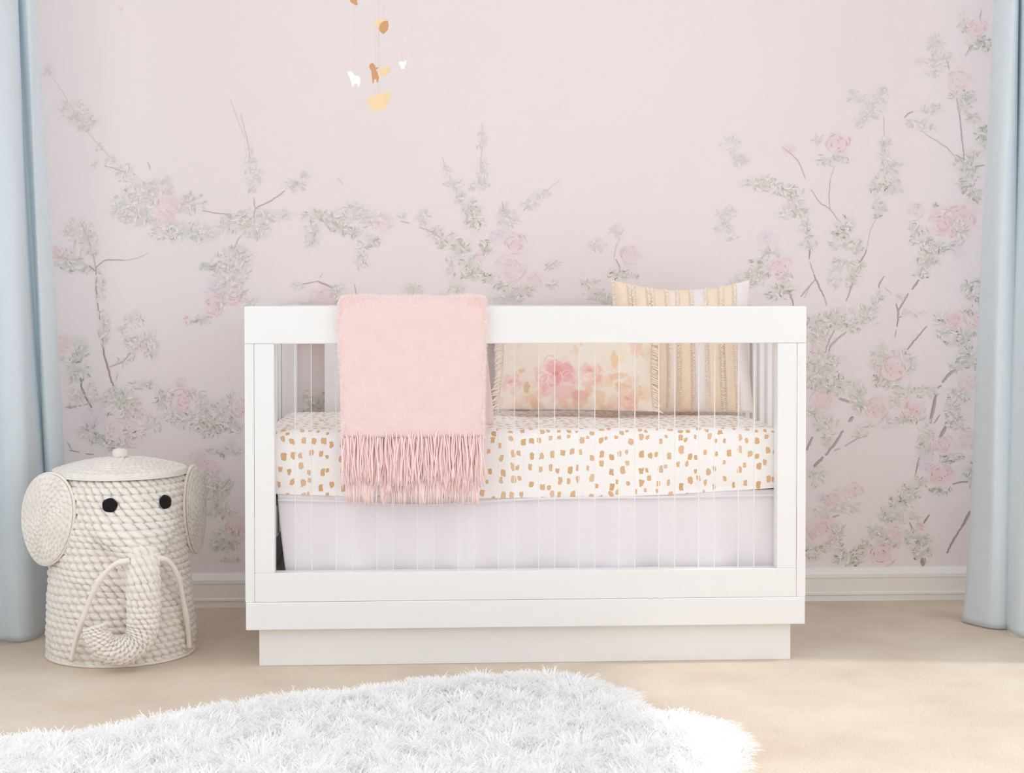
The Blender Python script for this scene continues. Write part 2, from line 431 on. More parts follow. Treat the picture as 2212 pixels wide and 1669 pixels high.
BR = [
 (3.2, .45, (175,480),(192,520),(203,560),(207,577)), (3.6,.7,(207,577),(209,640),(216,690)), (4.6,.85,(221,728),(224,760),(232,790),(240,820),(250,842)),
 (2.6,.65,(207,577),(230,562),(270,562)), (2,.35,(270,562),(300,556),(322,545)), (4,.7,(206,585),(192,574)), (3,.55,(236,792),(265,780),(285,757)), (2,.4,(250,822),(255,805)),
 (4.6,.9,(175,810),(177,838),(188,862),(198,880)), (3,.7,(148,880),(168,877),(192,872)), (1.4,.25,(100,150),(130,190),(160,240),(190,285)), (1.5,.3,(190,285),(215,315),(240,340)),
 (2.2,.5,(225,358),(250,365),(270,372)), (2.4,.45,(320,350),(325,367)), (2.2,.6,(436,454),(465,460),(497,463)), (2.6,.6,(548,470),(553,450),(580,436),(605,420),(615,412)),
 (2,.45,(632,405),(645,392)), (2.2,.5,(548,425),(551,450)), (2.4,.5,(521,508),(512,522),(505,540)), (1.4,.25,(498,215),(515,262),(530,298)), (1.8,.35,(520,245),(534,300),(541,345)),
 (2.6,.6,(640,617),(685,607)), (3.6,.7,(685,607),(702,614),(718,622)), (2,.4,(690,600),(698,590)), (2.4,.5,(765,614),(772,640)), (1.8,.35,(728,383),(741,397)), (2.2,.45,(865,477),(885,482)),
 (2.6,.5,(905,490),(930,500),(968,524)), (1.5,.25,(1042,265),(1040,340),(1035,400)), (1.7,.3,(955,340),(975,390),(1000,432)), (1.6,.25,(1212,385),(1180,412),(1160,432)), (2.2,.4,(1145,442),(1130,456)),
 (2.2,.4,(1085,434),(1087,452),(1091,460)), (2,.4,(1175,583),(1205,562)), (2,.3,(1325,560),(1332,530),(1342,505)), (2.6,.6,(1330,560),(1340,578)), (3,.8,(1330,660),(1332,640),(1340,622)),
 (2.2,.45,(1690,318),(1722,345),(1740,386)), (2.6,.55,(1752,410),(1772,438),(1793,452),(1811,477)), (2.2,.5,(1793,452),(1791,425),(1793,388)), (1.8,.35,(1793,388),(1803,358)),
 (1.8,.4,(1909,250),(1910,295)), (2,.4,(1925,300),(1918,313)), (1.6,.35,(1897,462),(1880,500),(1872,540)), (2.2,.7,(2067,212),(2074,260),(2079,310),(2083,345)), (2.2,.5,(2000,290),(2040,315),(2062,337)),
 (2.6,.65,(1953,255),(1962,245),(1973,241)), (2.2,.5,(2051,150),(2045,128)), (2.2,.4,(2096,98),(2086,122)), (2.4,.5,(2120,22),(2115,45)), (3,.6,(2085,345),(2065,335)), (2.6,.7,(2098,362),(2128,356)),
 (3,.75,(1749,537),(1748,560)), (2.4,.5,(1749,565),(1758,592)), (4,.75,(1758,592),(1768,615),(1780,640)), (3,.5,(1780,640),(1786,660)), (3,.6,(1763,602),(1745,622),(1730,640)), (2,.4,(1750,615),(1737,645)),
 (3.4,.75,(1872,540),(1862,560),(1850,572)), (3,.6,(1843,600),(1838,622),(1828,650)), (4,.65,(1703,628),(1710,645),(1715,662)), (3,.65,(1910,596),(1900,612),(1898,622)),
 (4.2,.75,(1985,604),(1970,625)), (3.6,.7,(1962,634),(1950,655),(1940,672)), (3.6,.75,(1936,656),(1940,675),(1938,705)), (2.6,.55,(1936,712),(1933,728)), (3,.6,(1939,686),(1948,683)), (2,.4,(1910,620),(1926,634)),
 (3.2,.75,(2001,705),(1980,730),(1962,752),(1954,765)), (3.8,.6,(1802,714),(1792,733),(1785,752)), (4.2,.6,(1828,716),(1805,735),(1795,746),(1790,758)),
 (8,.8,(2022,852),(2016,880),(2009,914)), (6,.75,(2065,798),(2050,808),(2035,826)), (4,.6,(2033,832),(2025,838)), (6,.65,(1812,860),(1835,868)), (8,.65,(1843,900),(1834,911)),
 (6,.75,(1821,929),(1812,945),(1800,962),(1783,983)), (7,.8,(1778,987),(1768,998),(1757,1008)), (3.4,.55,(1872,942),(1850,948),(1824,964)), (3,.5,(1815,968),(1800,973)), (6,.7,(1755,943),(1742,972)),
 (8,.8,(2044,918),(2030,946)), (3.6,.6,(2030,895),(2018,914)), (3.2,.8,(1985,988),(1981,1008),(1977,1028)), (4,.85,(2058,1046),(2075,1041),(2090,1040)),
 (7,.85,(2110,1086),(2092,1112),(2078,1137)), (5,.8,(2078,1137),(2060,1165),(2045,1195)), (4,.85,(2008,1111),(2000,1122),(1995,1130)), (9,.85,(1990,1207),(1995,1220)), (3,.8,(1965,1128),(1970,1141)),
 (2.6,.7,(185,980),(203,981)), (2.6,.6,(145,955),(155,970)), (2.4,.8,(150,972),(172,976)), (2.2,.8,(133,972),(138,973)), (2.6,.6,(470,1165),(467,1185)), (2,.5,(480,1055),(495,1035)), (3.4,.7,(1798,1117),(1812,1112)),
]
LF = [
 (105,150,12,12,.2),(158,235,28,22,.3),(180,262,25,18,.35),(215,315,9,8,.25),(240,345,12,9,.35),(270,372,20,20,.4),(205,355,8,7,.2),
 (290,440,42,42,.42),(320,420,30,28,.4),(350,400,25,18,.3),(408,440,34,25,.45),(390,500,62,20,.5),(375,495,14,20,.75),(440,505,30,18,.45),(270,455,25,25,.4),(310,470,28,18,.4),
 (538,330,9,20,.25),(548,378,17,34,.35),(548,468,35,18,.4),(500,480,32,20,.45),(552,492,35,20,.45),(592,465,34,11,.35),(640,398,24,14,.35),(656,380,12,8,.3),(525,472,18,14,.55),
 (505,560,40,24,.5),(455,576,25,11,.8),(500,590,38,24,.45),(515,542,18,14,.45),(490,615,28,16,.45),(520,630,20,12,.5),(540,650,20,11,.6),(480,648,9,22,.55),(437,690,20,10,.65),(410,696,8,5,.4),
 (165,500,22,30,.35),(190,515,16,34,.3),(200,537,12,14,.4),(150,560,28,22,.6),(180,580,34,11,.5),(216,620,12,38,.4),(222,700,13,34,.4),(224,725,10,22,.5),
 (290,690,20,16,.45),(265,710,13,9,.4),(300,735,34,14,.55),(285,755,12,24,.65),(325,745,16,28,.5),(325,762,11,9,.7),(265,780,22,7,.45),
 (172,757,16,30,.65),(157,780,14,8,1.0),(170,800,24,18,.65),(125,775,22,5,.55),(160,820,16,7,.55),(195,835,12,10,.45),(190,860,34,12,.4),(160,877,16,4,.8),(165,850,14,12,.4),
 (262,868,40,30,.6),(280,888,25,18,.6),(245,850,14,14,.45),(190,930,22,18,.55),(215,945,22,18,.75),(237,960,22,12,.95),(262,957,20,12,.9),(280,935,12,12,.75),(322,920,24,18,.45),
 (310,830,28,9,.6),(350,866,18,26,.55),(355,848,20,16,.45),(375,895,20,14,.65),(420,848,22,12,.45),(440,880,18,28,.45),(420,905,50,20,.95),(455,915,34,26,.75),(458,930,22,14,.85),(480,885,20,24,.55),(502,915,24,18,.65),(500,860,8,12,.5),
 (470,975,28,10,.65),(512,975,12,9,.5),(450,1032,25,18,.65),(470,1062,28,28,.75),(440,1050,16,24,.65),(490,1050,9,24,.55),(490,1165,34,24,.7),(460,1100,14,20,.55),(490,1105,20,14,.6),(465,1180,9,13,.65),(500,1210,24,8,.55),(685,872,32,26,.95),(660,850,8,12,.7),
 (690,465,34,13,.55),(722,470,38,16,.6),(738,488,26,14,.55),(675,505,16,22,.4),(765,455,28,16,.35),(800,470,24,20,.35),(765,502,22,10,.6),(800,520,20,10,.65),(785,530,18,7,.75),(780,555,16,22,.5),(675,527,14,8,.35),
 (640,618,14,10,.35),(728,625,18,14,.65),(742,640,16,11,.45),(725,650,6,10,.85),(665,655,14,10,.35),(890,625,20,14,.3),(960,640,18,8,.25),
 (868,468,9,8,.4),(915,470,12,18,.35),(940,500,20,13,.5),(970,520,24,16,.5),(950,522,16,10,.35),(1025,465,20,30,.75),(1015,440,16,14,.35),(980,400,18,14,.4),(990,425,13,12,.5),(1030,400,20,9,.35),(1040,362,12,24,.28),(1042,300,9,24,.22),(965,370,8,14,.35),(1045,390,13,14,.3),
 (1000,535,20,16,.55),(1015,565,23,16,.55),(1022,590,28,14,.7),(1050,535,15,18,.75),(1060,600,24,11,.75),(1082,615,28,8,.95),(1100,640,34,14,.55),(1130,630,28,14,.45),(975,575,10,28,.45),(990,625,16,12,.4),(1100,470,24,18,.3),(1090,455,10,14,.3),(1145,440,18,11,.28),(1170,420,18,9,.2),(1195,570,18,9,.45),(1195,615,16,10,.4),
 (1290,530,18,12,.35),(1335,500,16,14,.22),(1335,590,22,13,.8),(1360,592,18,12,.7),(1275,610,20,9,.75),(1290,635,26,13,.55),(1312,650,18,12,.45),
 (1580,310,20,16,.28),(1600,345,18,13,.35),(1640,400,34,16,.5),(1692,410,28,16,.7),(1660,392,18,14,.45),(1722,425,18,14,.5),(1726,455,24,14,.55),(1702,460,24,10,.35),
 (1570,460,20,14,.22),(1565,490,18,13,.28),(1580,510,13,9,.25),(1640,562,16,11,.65),(1640,590,28,17,.65),(1610,600,18,14,.5),(1690,622,28,12,.65),(1680,636,26,11,.75),(1622,612,24,9,.65),(1660,545,24,8,.55),(1590,610,16,12,.35),(1700,600,12,18,.45),
 (1740,490,16,16,.45),(1745,510,7,8,.8),(1748,530,18,11,.55),(1785,345,24,12,.5),(1820,340,20,11,.5),(1765,300,12,11,.3),
 (1850,210,20,13,.22),(1880,240,24,18,.25),(1900,210,16,28,.2),(1860,260,14,14,.25),(1912,312,9,14,.45),(1925,360,20,22,.4),(1900,402,20,24,.8),(1930,400,20,18,.35),(1900,445,16,13,.7),(1895,466,9,6,.8),(1910,345,12,30,.35),
 (1827,490,20,24,.7),(1815,505,18,9,.8),(1815,527,28,11,.6),(1852,535,13,18,.55),(1820,567,24,12,.45),(1855,570,12,8,.9),(1845,590,16,13,.55),(1840,612,12,13,.45),(1802,600,16,24,.3),
 (2020,95,20,20,.3),(2030,130,26,20,.3),(2015,155,12,9,.45),(2080,205,30,12,.6),(2085,222,16,20,.45),(2120,90,26,14,.6),(2080,50,12,18,.45),(2105,95,16,9,.8),(2132,95,10,14,.7),
 (2010,235,24,12,.45),(1985,265,28,10,.35),(2000,277,20,7,.4),(2100,255,16,14,.45),(2122,290,14,24,.9),(2133,300,10,24,.7),(2085,352,24,18,.55),(2100,330,18,10,.55),(2095,375,18,24,.6),(2085,400,16,12,.8),(2102,420,18,14,.65),(2112,430,8,8,.8),
 (2020,445,9,6,.8),(1978,490,13,16,.8),(1990,520,22,18,.65),(2030,530,30,12,.95),(2072,500,18,24,.55),(2000,565,28,13,.65),(1990,590,16,11,.8),(2015,545,26,9,.7),
 (2090,620,12,24,.75),(2110,640,18,14,.7),(2095,670,12,10,.9),(2117,610,10,11,.8),(2030,690,14,12,.85),(2040,720,18,13,.65),(2085,720,34,13,1.),(2070,740,28,10,.95),(2100,770,34,20,.8),(2110,787,24,10,1.15),(2072,790,20,12,.65),
 (1770,700,28,24,.55),(1800,690,28,18,.65),(1832,700,34,16,.6),(1870,680,24,24,.55),(1765,730,28,13,.55),(1890,660,10,18,.45),(1900,640,9,13,.45),(1965,675,30,6,.35),(1945,640,11,9,.35),
 (1775,790,38,34,.6),(1800,830,34,22,.65),(1765,820,28,24,.55),(1900,770,18,30,.45),(1945,765,28,10,.45),(1966,790,12,20,.55),(1900,820,14,12,.85),(1925,832,34,8,.65),(1960,845,28,12,.45),
 (1855,860,16,34,.55),(1855,875,13,14,.85),(1935,865,13,18,.45),(1962,905,44,9,.75),(2000,845,28,12,.5),(1880,917,22,6,.4),(1855,935,24,8,.55),(1755,890,14,14,.65),(1785,915,26,16,.45),(1790,950,13,22,.45),(1765,1025,20,24,.45),
 (2065,850,18,12,.95),(2055,880,18,24,.55),(2060,905,20,16,.8),(2072,920,24,8,.55),(2082,860,12,7,.7),(2005,935,18,18,.55),(1995,955,9,8,.9),(1998,970,18,13,.45),(2055,987,30,10,.9),(2045,993,16,8,.8),
 (1990,1037,18,10,.65),(2097,1025,18,30,1.1),(2102,1046,16,12,1.),(2030,1060,25,8,.95),(1970,1060,26,16,.9),(1947,1080,28,18,.8),(1915,1112,20,16,.85),(1952,1112,34,14,.4),(1890,1147,20,16,.65),(1910,1165,12,11,1.),(1940,1172,22,7,1.),(1985,1165,26,20,.7),(1990,1190,18,18,.9),(1960,1150,18,12,.4),
 (1812,1150,13,24,.65),(1765,1182,34,9,1.),(1755,1200,18,10,.65),(1800,1180,18,14,.5),(1830,1095,26,12,.4),(1780,1105,24,12,.3),(1830,1202,36,16,.85),(1852,1200,16,18,.9),(1870,1175,12,12,.75),
]
RS = [(365,440,32,.4),(355,470,28,.3),(508,640,24,.8),(462,662,26,.65),(402,687,8,.9),(118,547,20,.6),(310,745,16,.45),(138,742,20,.45),(300,895,28,.75),(255,925,30,.55),(290,950,20,.45),(395,865,30,.85),(390,825,14,.5),(520,880,25,.8),(430,990,20,.45),(455,1010,24,.55),(512,1138,28,.8),
 (830,480,22,.2),(695,640,24,.5),(1112,525,26,.75),(1100,580,34,.28),(1035,550,10,.6),(1150,610,24,.22),(1360,550,24,.4),(1605,340,12,.25),(1683,578,30,.85),(1810,310,28,.7),(1705,320,14,.45),(1700,445,10,.4),(1985,130,10,.3),(2070,175,28,.45),(2110,60,25,.55),(2035,485,38,.75),(2075,470,36,.65),(1980,455,18,.45),
 (2060,690,26,.75),(2110,690,24,.6),(1815,672,14,.4),(1775,752,24,.35),(1930,795,32,.95),(1895,880,28,.7),(1972,880,28,.75),(1780,865,30,.4),(2095,825,26,.5),(2035,958,26,.8),(2090,950,25,.35),(2030,1025,28,.95),(1930,1155,28,.6),(1903,1197,31,1.15),(1990,1137,11,.9),(1775,1145,40,.9),(1805,1080,28,.7),(1845,1060,20,.65),(260,20,5,.5)]
IR = [(350,405,14,.45),(462,625,22,.65),(205,905,28,.8),(500,960,16,.8),(795,465,18,.5),(1075,510,18,.7),(1660,520,28,.4),(2070,535,22,.5),(1842,672,12,.6),(1918,910,20,.8),(2000,995,22,.9),(1778,1075,12,.9)]
for c in LF: leaves(*c)
for c in IR: iris(*c)
for c in RS: rose(*c)
for b in BR: branch(b[0], b[1], *b[2:])
for k in range(26): stroke(curve3((U(560, 1500), U(150, 420)), U(0, 3), U(5, 10), .1), 2, OLIVE, .12)

V = np.zeros((nz, nx, 3)); V[..., 0] = gx[None]; V[..., 2] = gz[:, None]
V = V.reshape(-1, 3).tolist()
idx = np.arange(nz * nx).reshape(nz, nx)
Fq = np.stack([idx[:-1, :-1], idx[:-1, 1:], idx[1:, 1:], idx[1:, :-1]], -1).reshape(-1, 4).tolist()
nb = len(V)
V += [(XL, .1, 0), (XR, .1, 0), (XR, .1, ZC), (XL, .1, ZC)]
Fq += [(nb + 1, nb, nb + 3, nb + 2), (int(idx[0, -1]), int(idx[0, 0]), nb, nb + 1), (int(idx[-1, 0]), int(idx[-1, -1]), nb + 2, nb + 3)]
colr = np.ones((len(V), 4)); colr[:nb, :3] = img.reshape(-1, 3); colr[nb:, :3] = WALL
wb = struct(mesh('wall_back', V, Fq, M['mural'], col=colr, smooth=False))
mu = mesh('mural_brushwork', SV, SF, M['brush'], wb, smooth=False, col=np.array(SC))
tag(mu, 'painted rose and leaf branches of the mural wallpaper', kind='stuff')

# baseboard
prof = [(0, 0), (-.016, 0), (-.016, .016), (-.0195, .019), (-.0195, .025), (-.016, .028), (-.0165, .066), (-.0185, .07), (-.0185, .080), (-.015, .086), (-.011, .0945), (-.006, .098), (0, .098)]
n = len(prof)
V = [(XL, y, z) for y, z in prof] + [(XR, y, z) for y, z in prof]
struct(mesh('baseboard_back', V, [(i, i + 1, n + i + 1, n + i) for i in range(n - 1)] + [tuple(range(n)), tuple(range(2 * n - 1, n - 1, -1))], M['trim_paint'], smooth=False))
for s, nm in ((-1, 'left'), (1, 'right')):
    x0 = XL if s < 0 else XR - .016
    struct(box('baseboard_' + nm, (x0, x0 + .016, YF, -.02, 0, .098), M['trim_paint'], bev=.003))

# ------------------------------------------------------------------ crib
YC0, YC1, H = -.785, -.025, .8776
crib = thing('crib', 'white wooden crib with clear acrylic front slats and recessed plinth base', 'crib', (0, -.4, 0))
P = M['white_paint']
rail = box('front_rail', (-.685, .685, YC0, YC0 + .042, .7868, H), P, crib, .003)
for s in (-1, 1):
    x0, x1 = sorted((s * .614, s * .662))
    box('front_post', (x0, x1, YC0 + .0015, YC0 + .042, .2325, .7866), P, crib, .0015)
box('lower_rail', (-.662, .662, YC0 + .0005, YC0 + .042, .162, .2325), P, crib, .0015)
base = box('base_box', (-.6835, .6835, YC0 - .001, YC1, .0945, .1615), P, crib, .002)
box('plinth', (-.655, .655, YC0 + .03, YC1 - .03, 0, .0945), P, crib, .002)
# acrylic slat mesh, frosted edges
bm = bmesh.new(); bbox(bm, -.0205, .0205, -.005, .005, .2, .80, bev=.0012, seg=1)
bm.faces.ensure_lookup_table()
for f in bm.faces: f.material_index = 1 if abs(f.normal.x) > .5 else 0
sl = from_bm('acrylic_slat', bm, [M['acrylic'], M['acrylic_edge']], rail)
tag(sl, 'clear acrylic slat')
slat_x = [-.052 + .0988 * k for k in range(-5, 7)]
sl.location = (slat_x[0], YC0 + .022, 0)
for x in slat_x[1:]:
    o = sl.copy(); COL.objects.link(o); o.parent = rail; o.location = (x, YC0 + .022, 0)
# sides and back, painted slats
bm = bmesh.new(); bbox(bm, -.0205, .0205, -.007, .007, .2, .80, bev=.003, seg=2)
wsl = from_bm('slat', bm, P, base)
for s in (-1, 1):
    x0, x1 = sorted((s * .6625, s * .6848))
    bm = bmesh.new()
    bbox(bm, x0, x1, YC0 + .0006, YC0 + .045, .1617, .7866, .0015)
    bbox(bm, x0, x1, YC1 - .045, YC1, .1617, .7866, .0015)
    bbox(bm, x0, x1, YC0 + .0425, YC1, .7868, H, .002)
    bbox(bm, x0, x1, YC0 + .045, YC1 - .045, .1617, .2325, .0015)
    sp = from_bm('side_panel', bm, P, crib)
    for k in range(7):
        o = wsl.copy(); COL.objects.link(o); o.parent = sp
        o.location = (s * .6735, YC0 + .045 + (k + .5) * .67 / 7, 0); o.rotation_euler = (0, 0, math.pi / 2)
bm = bmesh.new()
for x0, x1, z0, z1 in ((-.662, .662, .79, H), (-.662, -.618, .1617, .79), (.618, .662, .1617, .79), (-.618, .618, .1617, .2325)):
    bbox(bm, x0, x1, YC1 - .04, YC1, z0, z1, .002)
bp = from_bm('back_panel', bm, P, crib)
for k in range(12):
    x = -.520 + .0985 * k
    o = wsl.copy(); COL.objects.link(o); o.parent = bp; o.location = (x, YC1 - .02, 0)
bpy.data.objects.remove(wsl)
ms = box('mattress_support', (-.655, .655, YC0 + .06, YC1 - .045, .388, .404), M['support'], crib, .002)
box('support_frame', (-.6615, -.6555, YC0 + .06, YC1 - .045, .376, .404), M['support'], ms, 0)

# mattress ----------------------------------------------------------
bm = bmesh.new()
x0, x1, y0, y1, z0, z1 = -.655, .655, -.738, -.075, .4045, .574
bbox(bm, x0, x1, y0, y1, z0, z1, bev=.026, seg=6)
bmesh.ops.bisect_plane(bm, geom=bm.verts[:] + bm.edges[:] + bm.faces[:], plane_co=(0, 0, .49), plane_no=(0, 0, 1))
for i in range(1, 40):
    bmesh.ops.bisect_plane(bm, geom=bm.verts[:] + bm.edges[:] + bm.faces[:], plane_co=(x0 + (x1 - x0) * i / 40, 0, 0), plane_no=(1, 0, 0))
for i in range(1, 16):
    bmesh.ops.bisect_plane(bm, geom=bm.verts[:] + bm.edges[:] + bm.faces[:], plane_co=(0, y0 + (y1 - y0) * i / 16, 0), plane_no=(0, 1, 0))
for v in bm.verts:
    t = v.co.x / .655
    if v.co.z < .46 and v.co.y < -.66:
        v.co.z += (.022 * max(0, -t - .25) ** 1.3 + .034 * max(0, t - .25) ** 1.4) * (1 - (v.co.z - z0) / .06)
    if v.co.z > .55:
        v.co.z += .0018 * math.sin(v.co.x * 31) * math.sin(v.co.y * 23) - (.003 if abs(t) > .93 else 0)
    if v.co.z < .434 and v.co.y < y0 + .03: v.co.y = y0 + .003
    if v.co.y < -.71: v.co.y += .002 * math.sin(v.co.x * 17 + v.co.z * 30)
mt = from_bm('crib_mattress', bm, M['sheet'], smooth=True)
tag(mt, 'crib mattress in white fitted sheet with tan brush dabs', 'mattress')

# skirt ---------------------------------------------------------------
NU, NV = 240, 16
V, Fq = [], []
for j in range(NV + 1):
    v = j / NV
    for i in range(NU + 1):
        u = i / NU
        xl = -.612 + .024 * v ** 1.3; xr = .652
        x = xl + (xr - xl) * u
        fold = math.sin(u * 29 + 1.3 * math.sin(u * 7)) * .6 + .4 * math.sin(u * 61 + 2)
        y = -.731 + fold * .010 * (.15 + v) + .003 * v
        y = max(-.7385, min(-.714, y))
        zt = .416 + .010 * max(0, -u + .35) + .03 * max(0, u - .8)
        V.append((x, y, zt + (.186 - zt) * v))
for j in range(NV):
    for i in range(NU):
        a = j * (NU + 1) + i; Fq.append((a, a + 1, a + NU + 2, a + NU + 1))
sk = mesh('crib_skirt', V, Fq, M['skirt'])
sm = sk.modifiers.new('thickness', 'SOLIDIFY'); sm.thickness = .0015; sm.offset = 1
tag(sk, 'plain pale lilac white crib skirt hanging below the mattress', 'crib skirt')
# hem band along the skirt's top
V, Fc = tube([(-.61 + 1.26 * i / 60, -.7385 + .001 * math.sin(i), .4035 - .014 * math.exp(-((i - 17) / 9) ** 2) + .004 * max(0, (i - 45) / 15)) for i in range(61)], .0035, 6)
mesh('seam_roll', V, Fc, M['skirt'], sk)

# ------------------------------------------------------------------ blanket
bl = thing('throw_blanket', 'fuzzy pink throw blanket with long fringe draped over the crib rail', 'blanket', (-.28, -.80, .4))
path = [(-.728, .585), (-.7285, .68), (-.729, .79), (-.7305, .855), (-.736, .881), (-.750, .8905), (-.766, .8915), (-.782, .8895), (-.795, .879), (-.7995, .855), (-.7995, .79), (-.800, .70), (-.8005, .62), (-.8005, .562)]
path = spline(path, 90)
K = 64
loop = []
for k in range(K):                                  # rounded flat section: u across, n thickness
    a = 2 * math.pi * k / K
    c, s = math.cos(a), math.sin(a)
    loop.append((math.copysign(abs(c) ** .28, c), math.copysign(abs(s) ** .75, s)))
V, Fq = [], []
acc = 0
for i, p in enumerate(path):
    d = path[min(i + 1, 89)] - path[max(i - 1, 0)]; d = d / np.linalg.norm(d)
    nrm = np.array((d[1], -d[0])) * -1
    f = i / 89
    left = np.interp(p[1], (.56, .70, .85, .90), (-.449, -.455, -.461, -.452)) if f > .45 else -.452
    right = np.interp(p[1], (.56, .70, .85, .90), (-.109, -.106, -.102, -.108)) if f > .45 else np.interp(p[1], (.58, .66, .76, .85), (-.082, -.086, -.100, -.106))
    th = .0112 if f > .5 else np.interp(p[1], (.58, .70, .85), (.013, .0115, .0105))
    for k, (u, nn) in enumerate(loop):
        x = (left + right) / 2 + u * (right - left) / 2
        w_ = .0016 * math.sin(x * 52 + 2 * math.sin(p[1] * 8)) + .0010 * math.sin(x * 131 + p[1] * 5)
        w_ += .004 * math.exp(-((x + .297) / .006) ** 2 - ((p[1] - .765) / .03) ** 2)
        q = nn * th + (w_ if nn > 0 else 0) * (1 if f > .5 else .4)
        V.append((x + .0012 * math.sin(i * .7 + k), p[0] + nrm[0] * q * 1.0, p[1] + nrm[1] * q))
for i in range(89):
    for k in range(K):
        Fq.append((i * K + k, i * K + (k + 1) % K, (i + 1) * K + (k + 1) % K, (i + 1) * K + k))
Fq += [tuple(range(K - 1, -1, -1)), tuple(89 * K + k for k in range(K))]
bo = mesh('blanket_cloth', V, Fq, M['pink'], bl)
# mohair fuzz on the outside, crowded along top and edges to paint a lit rim
fv, ff = [], []
me = bo.data
polys = [p for p in me.polygons if p.area > 0 and len(p.vertices) == 4]
ar = np.array([p.area for p in polys]); ar = ar / ar.sum()
FLIP = -1 if sum(p.normal.y for p in polys if p.center.y < -.806) > 0 else 1
RIM = [i for i, p in enumerate(polys) if p.center.y < -.745 and (p.center.z > .880 or abs(p.normal.x) > .35)]
for q in list(rng.choice(len(polys), 50000, p=ar)) + list(rng.choice(RIM, 26000)):
    p = polys[q]; vs = [me.vertices[i].co for i in p.vertices]
    a, b = random.random(), random.random()
    c = vs[0].lerp(vs[1], a).lerp(vs[3].lerp(vs[2], a), b)
    if c.y > -.77 and c.z < .86: continue
    nrm = p.normal * FLIP
    rim = c.z > .872 or abs(nrm.x) > .35
    if not rim and random.random() < .72: continue
    d = (nrm + Vector((U(-.5, .5), U(-.3, .3), U(-1.6, .1)))).normalized()
    sd_ = d.cross(nrm).normalized() * .0003
    L_ = U(.005, .011) if rim else U(.003, .007); i = len(fv)
    fv += [c - sd_, c + sd_, c + d * L_]; ff.append((i, i + 1, i + 2))
tag(mesh('mohair_fuzz', fv, ff, M['fuzz'], bl, smooth=False), kind='stuff')
# fringe
V, Fc = [], []
for layer, (yb, zt, zb, cnt, x0, x1) in enumerate(((-.8045, .566, .442, 170, -.452, -.111), (-.797, .566, .402, 230, -.445, -.115), (-.8125, .572, .455, 70, -.450, -.113))):
    for k in range(cnt):
        f = (k + random.random() * .8) / cnt
        x = x0 + (x1 - x0) * f
        clump = .006 * math.sin(f * 47 + layer * 2) + .004 * math.sin(f * 103 + layer)
        end = zb + U(-.012, .014) + (.012 if layer == 0 else 0) * math.sin(f * 13)
        amp = U(.0008, .003); ph = U(0, 6); wob = U(-.006, .006)
        zt_ = zt; zt = zt_ + (U(-.012, .008) if layer == 2 else U(-.003, .003))
        pts = []
        for i in range(9):
            t = i / 8
            pts.append((x + clump * t + wob * t * t + amp * math.sin(ph + t * 7), yb - .003 * math.sin(t * 3) + .0015 * math.sin(ph * 2 + t * 5) - .001 * random.random(), zt + (end - zt) * t))
        v, f_ = tube(pts, [.0017] * 7 + [.0014, .0008], 4)
        zt = zt_
        o_ = len(V); V += v; Fc += [tuple(i + o_ for i in q) for q in f_]
tag(mesh('fringe', V, Fc, M['fringe_pink'], bl), 'long knotted pink yarn fringe', kind='stuff')

# ------------------------------------------------------------------ pillows
def pillow_pts(wd, ht, th, nu, nv, side, sag=0.0):
    out = []
    for j in range(nv + 1):
        v = -1 + 2 * j / nv
        for i in range(nu + 1):
            u = -1 + 2 * i / nu
            k = (max(0, 1 - abs(u) ** 2.6) * max(0, 1 - abs(v) ** 2.6)) ** .55
            px = u * wd / 2 * (1 - .05 * (1 - v * v)); pz = v * ht / 2 * (1 - (.07 if v > 0 else .012) * (1 - u * u))
            if v > 0: pz -= sag * (1 - u * u) * v
            out.append((px, side * (-th / 2) * k, pz + ht / 2))
    return out
def grid_faces(nu, nv, off=0, flip=False):
    fs = []
    for j in range(nv):
        for i in range(nu):
            a = off + j * (nu + 1) + i
            q = (a, a + 1, a + nu + 2, a + nu + 1)
            fs.append(q[::-1] if flip else q)
    return fs
def pillow_mesh(wd, ht, th, nu, nv, sag=0.):
    a = pillow_pts(wd, ht, th, nu, nv, 1, sag); b = pillow_pts(wd, ht, th, nu, nv, -1, sag)
    return a + b, grid_faces(nu, nv) + grid_faces(nu, nv, len(a), True)
def tassels(edge, dirs, ln, wid, cnt_each=1, jit=.35):
    V, Fc = [], []
    for p, d in zip(edge, dirs):
        p = Vector(p); d = (Vector(d) + Vector((U(-jit, jit), U(-jit, jit), U(-jit, jit)))).normalized()
        l = ln * U(.75, 1.2)
        v, f = tube([p - d * .004, p + d * l * .4, p + d * l * .8 + Vector((0, 0, -.002)), p + d * l + Vector((0, 0, -.004))], [wid, wid * 1.15, wid, wid * .5], 5)
        o = len(V); V += v; Fc += [tuple(i + o for i in q) for q in f]
    return V, Fc

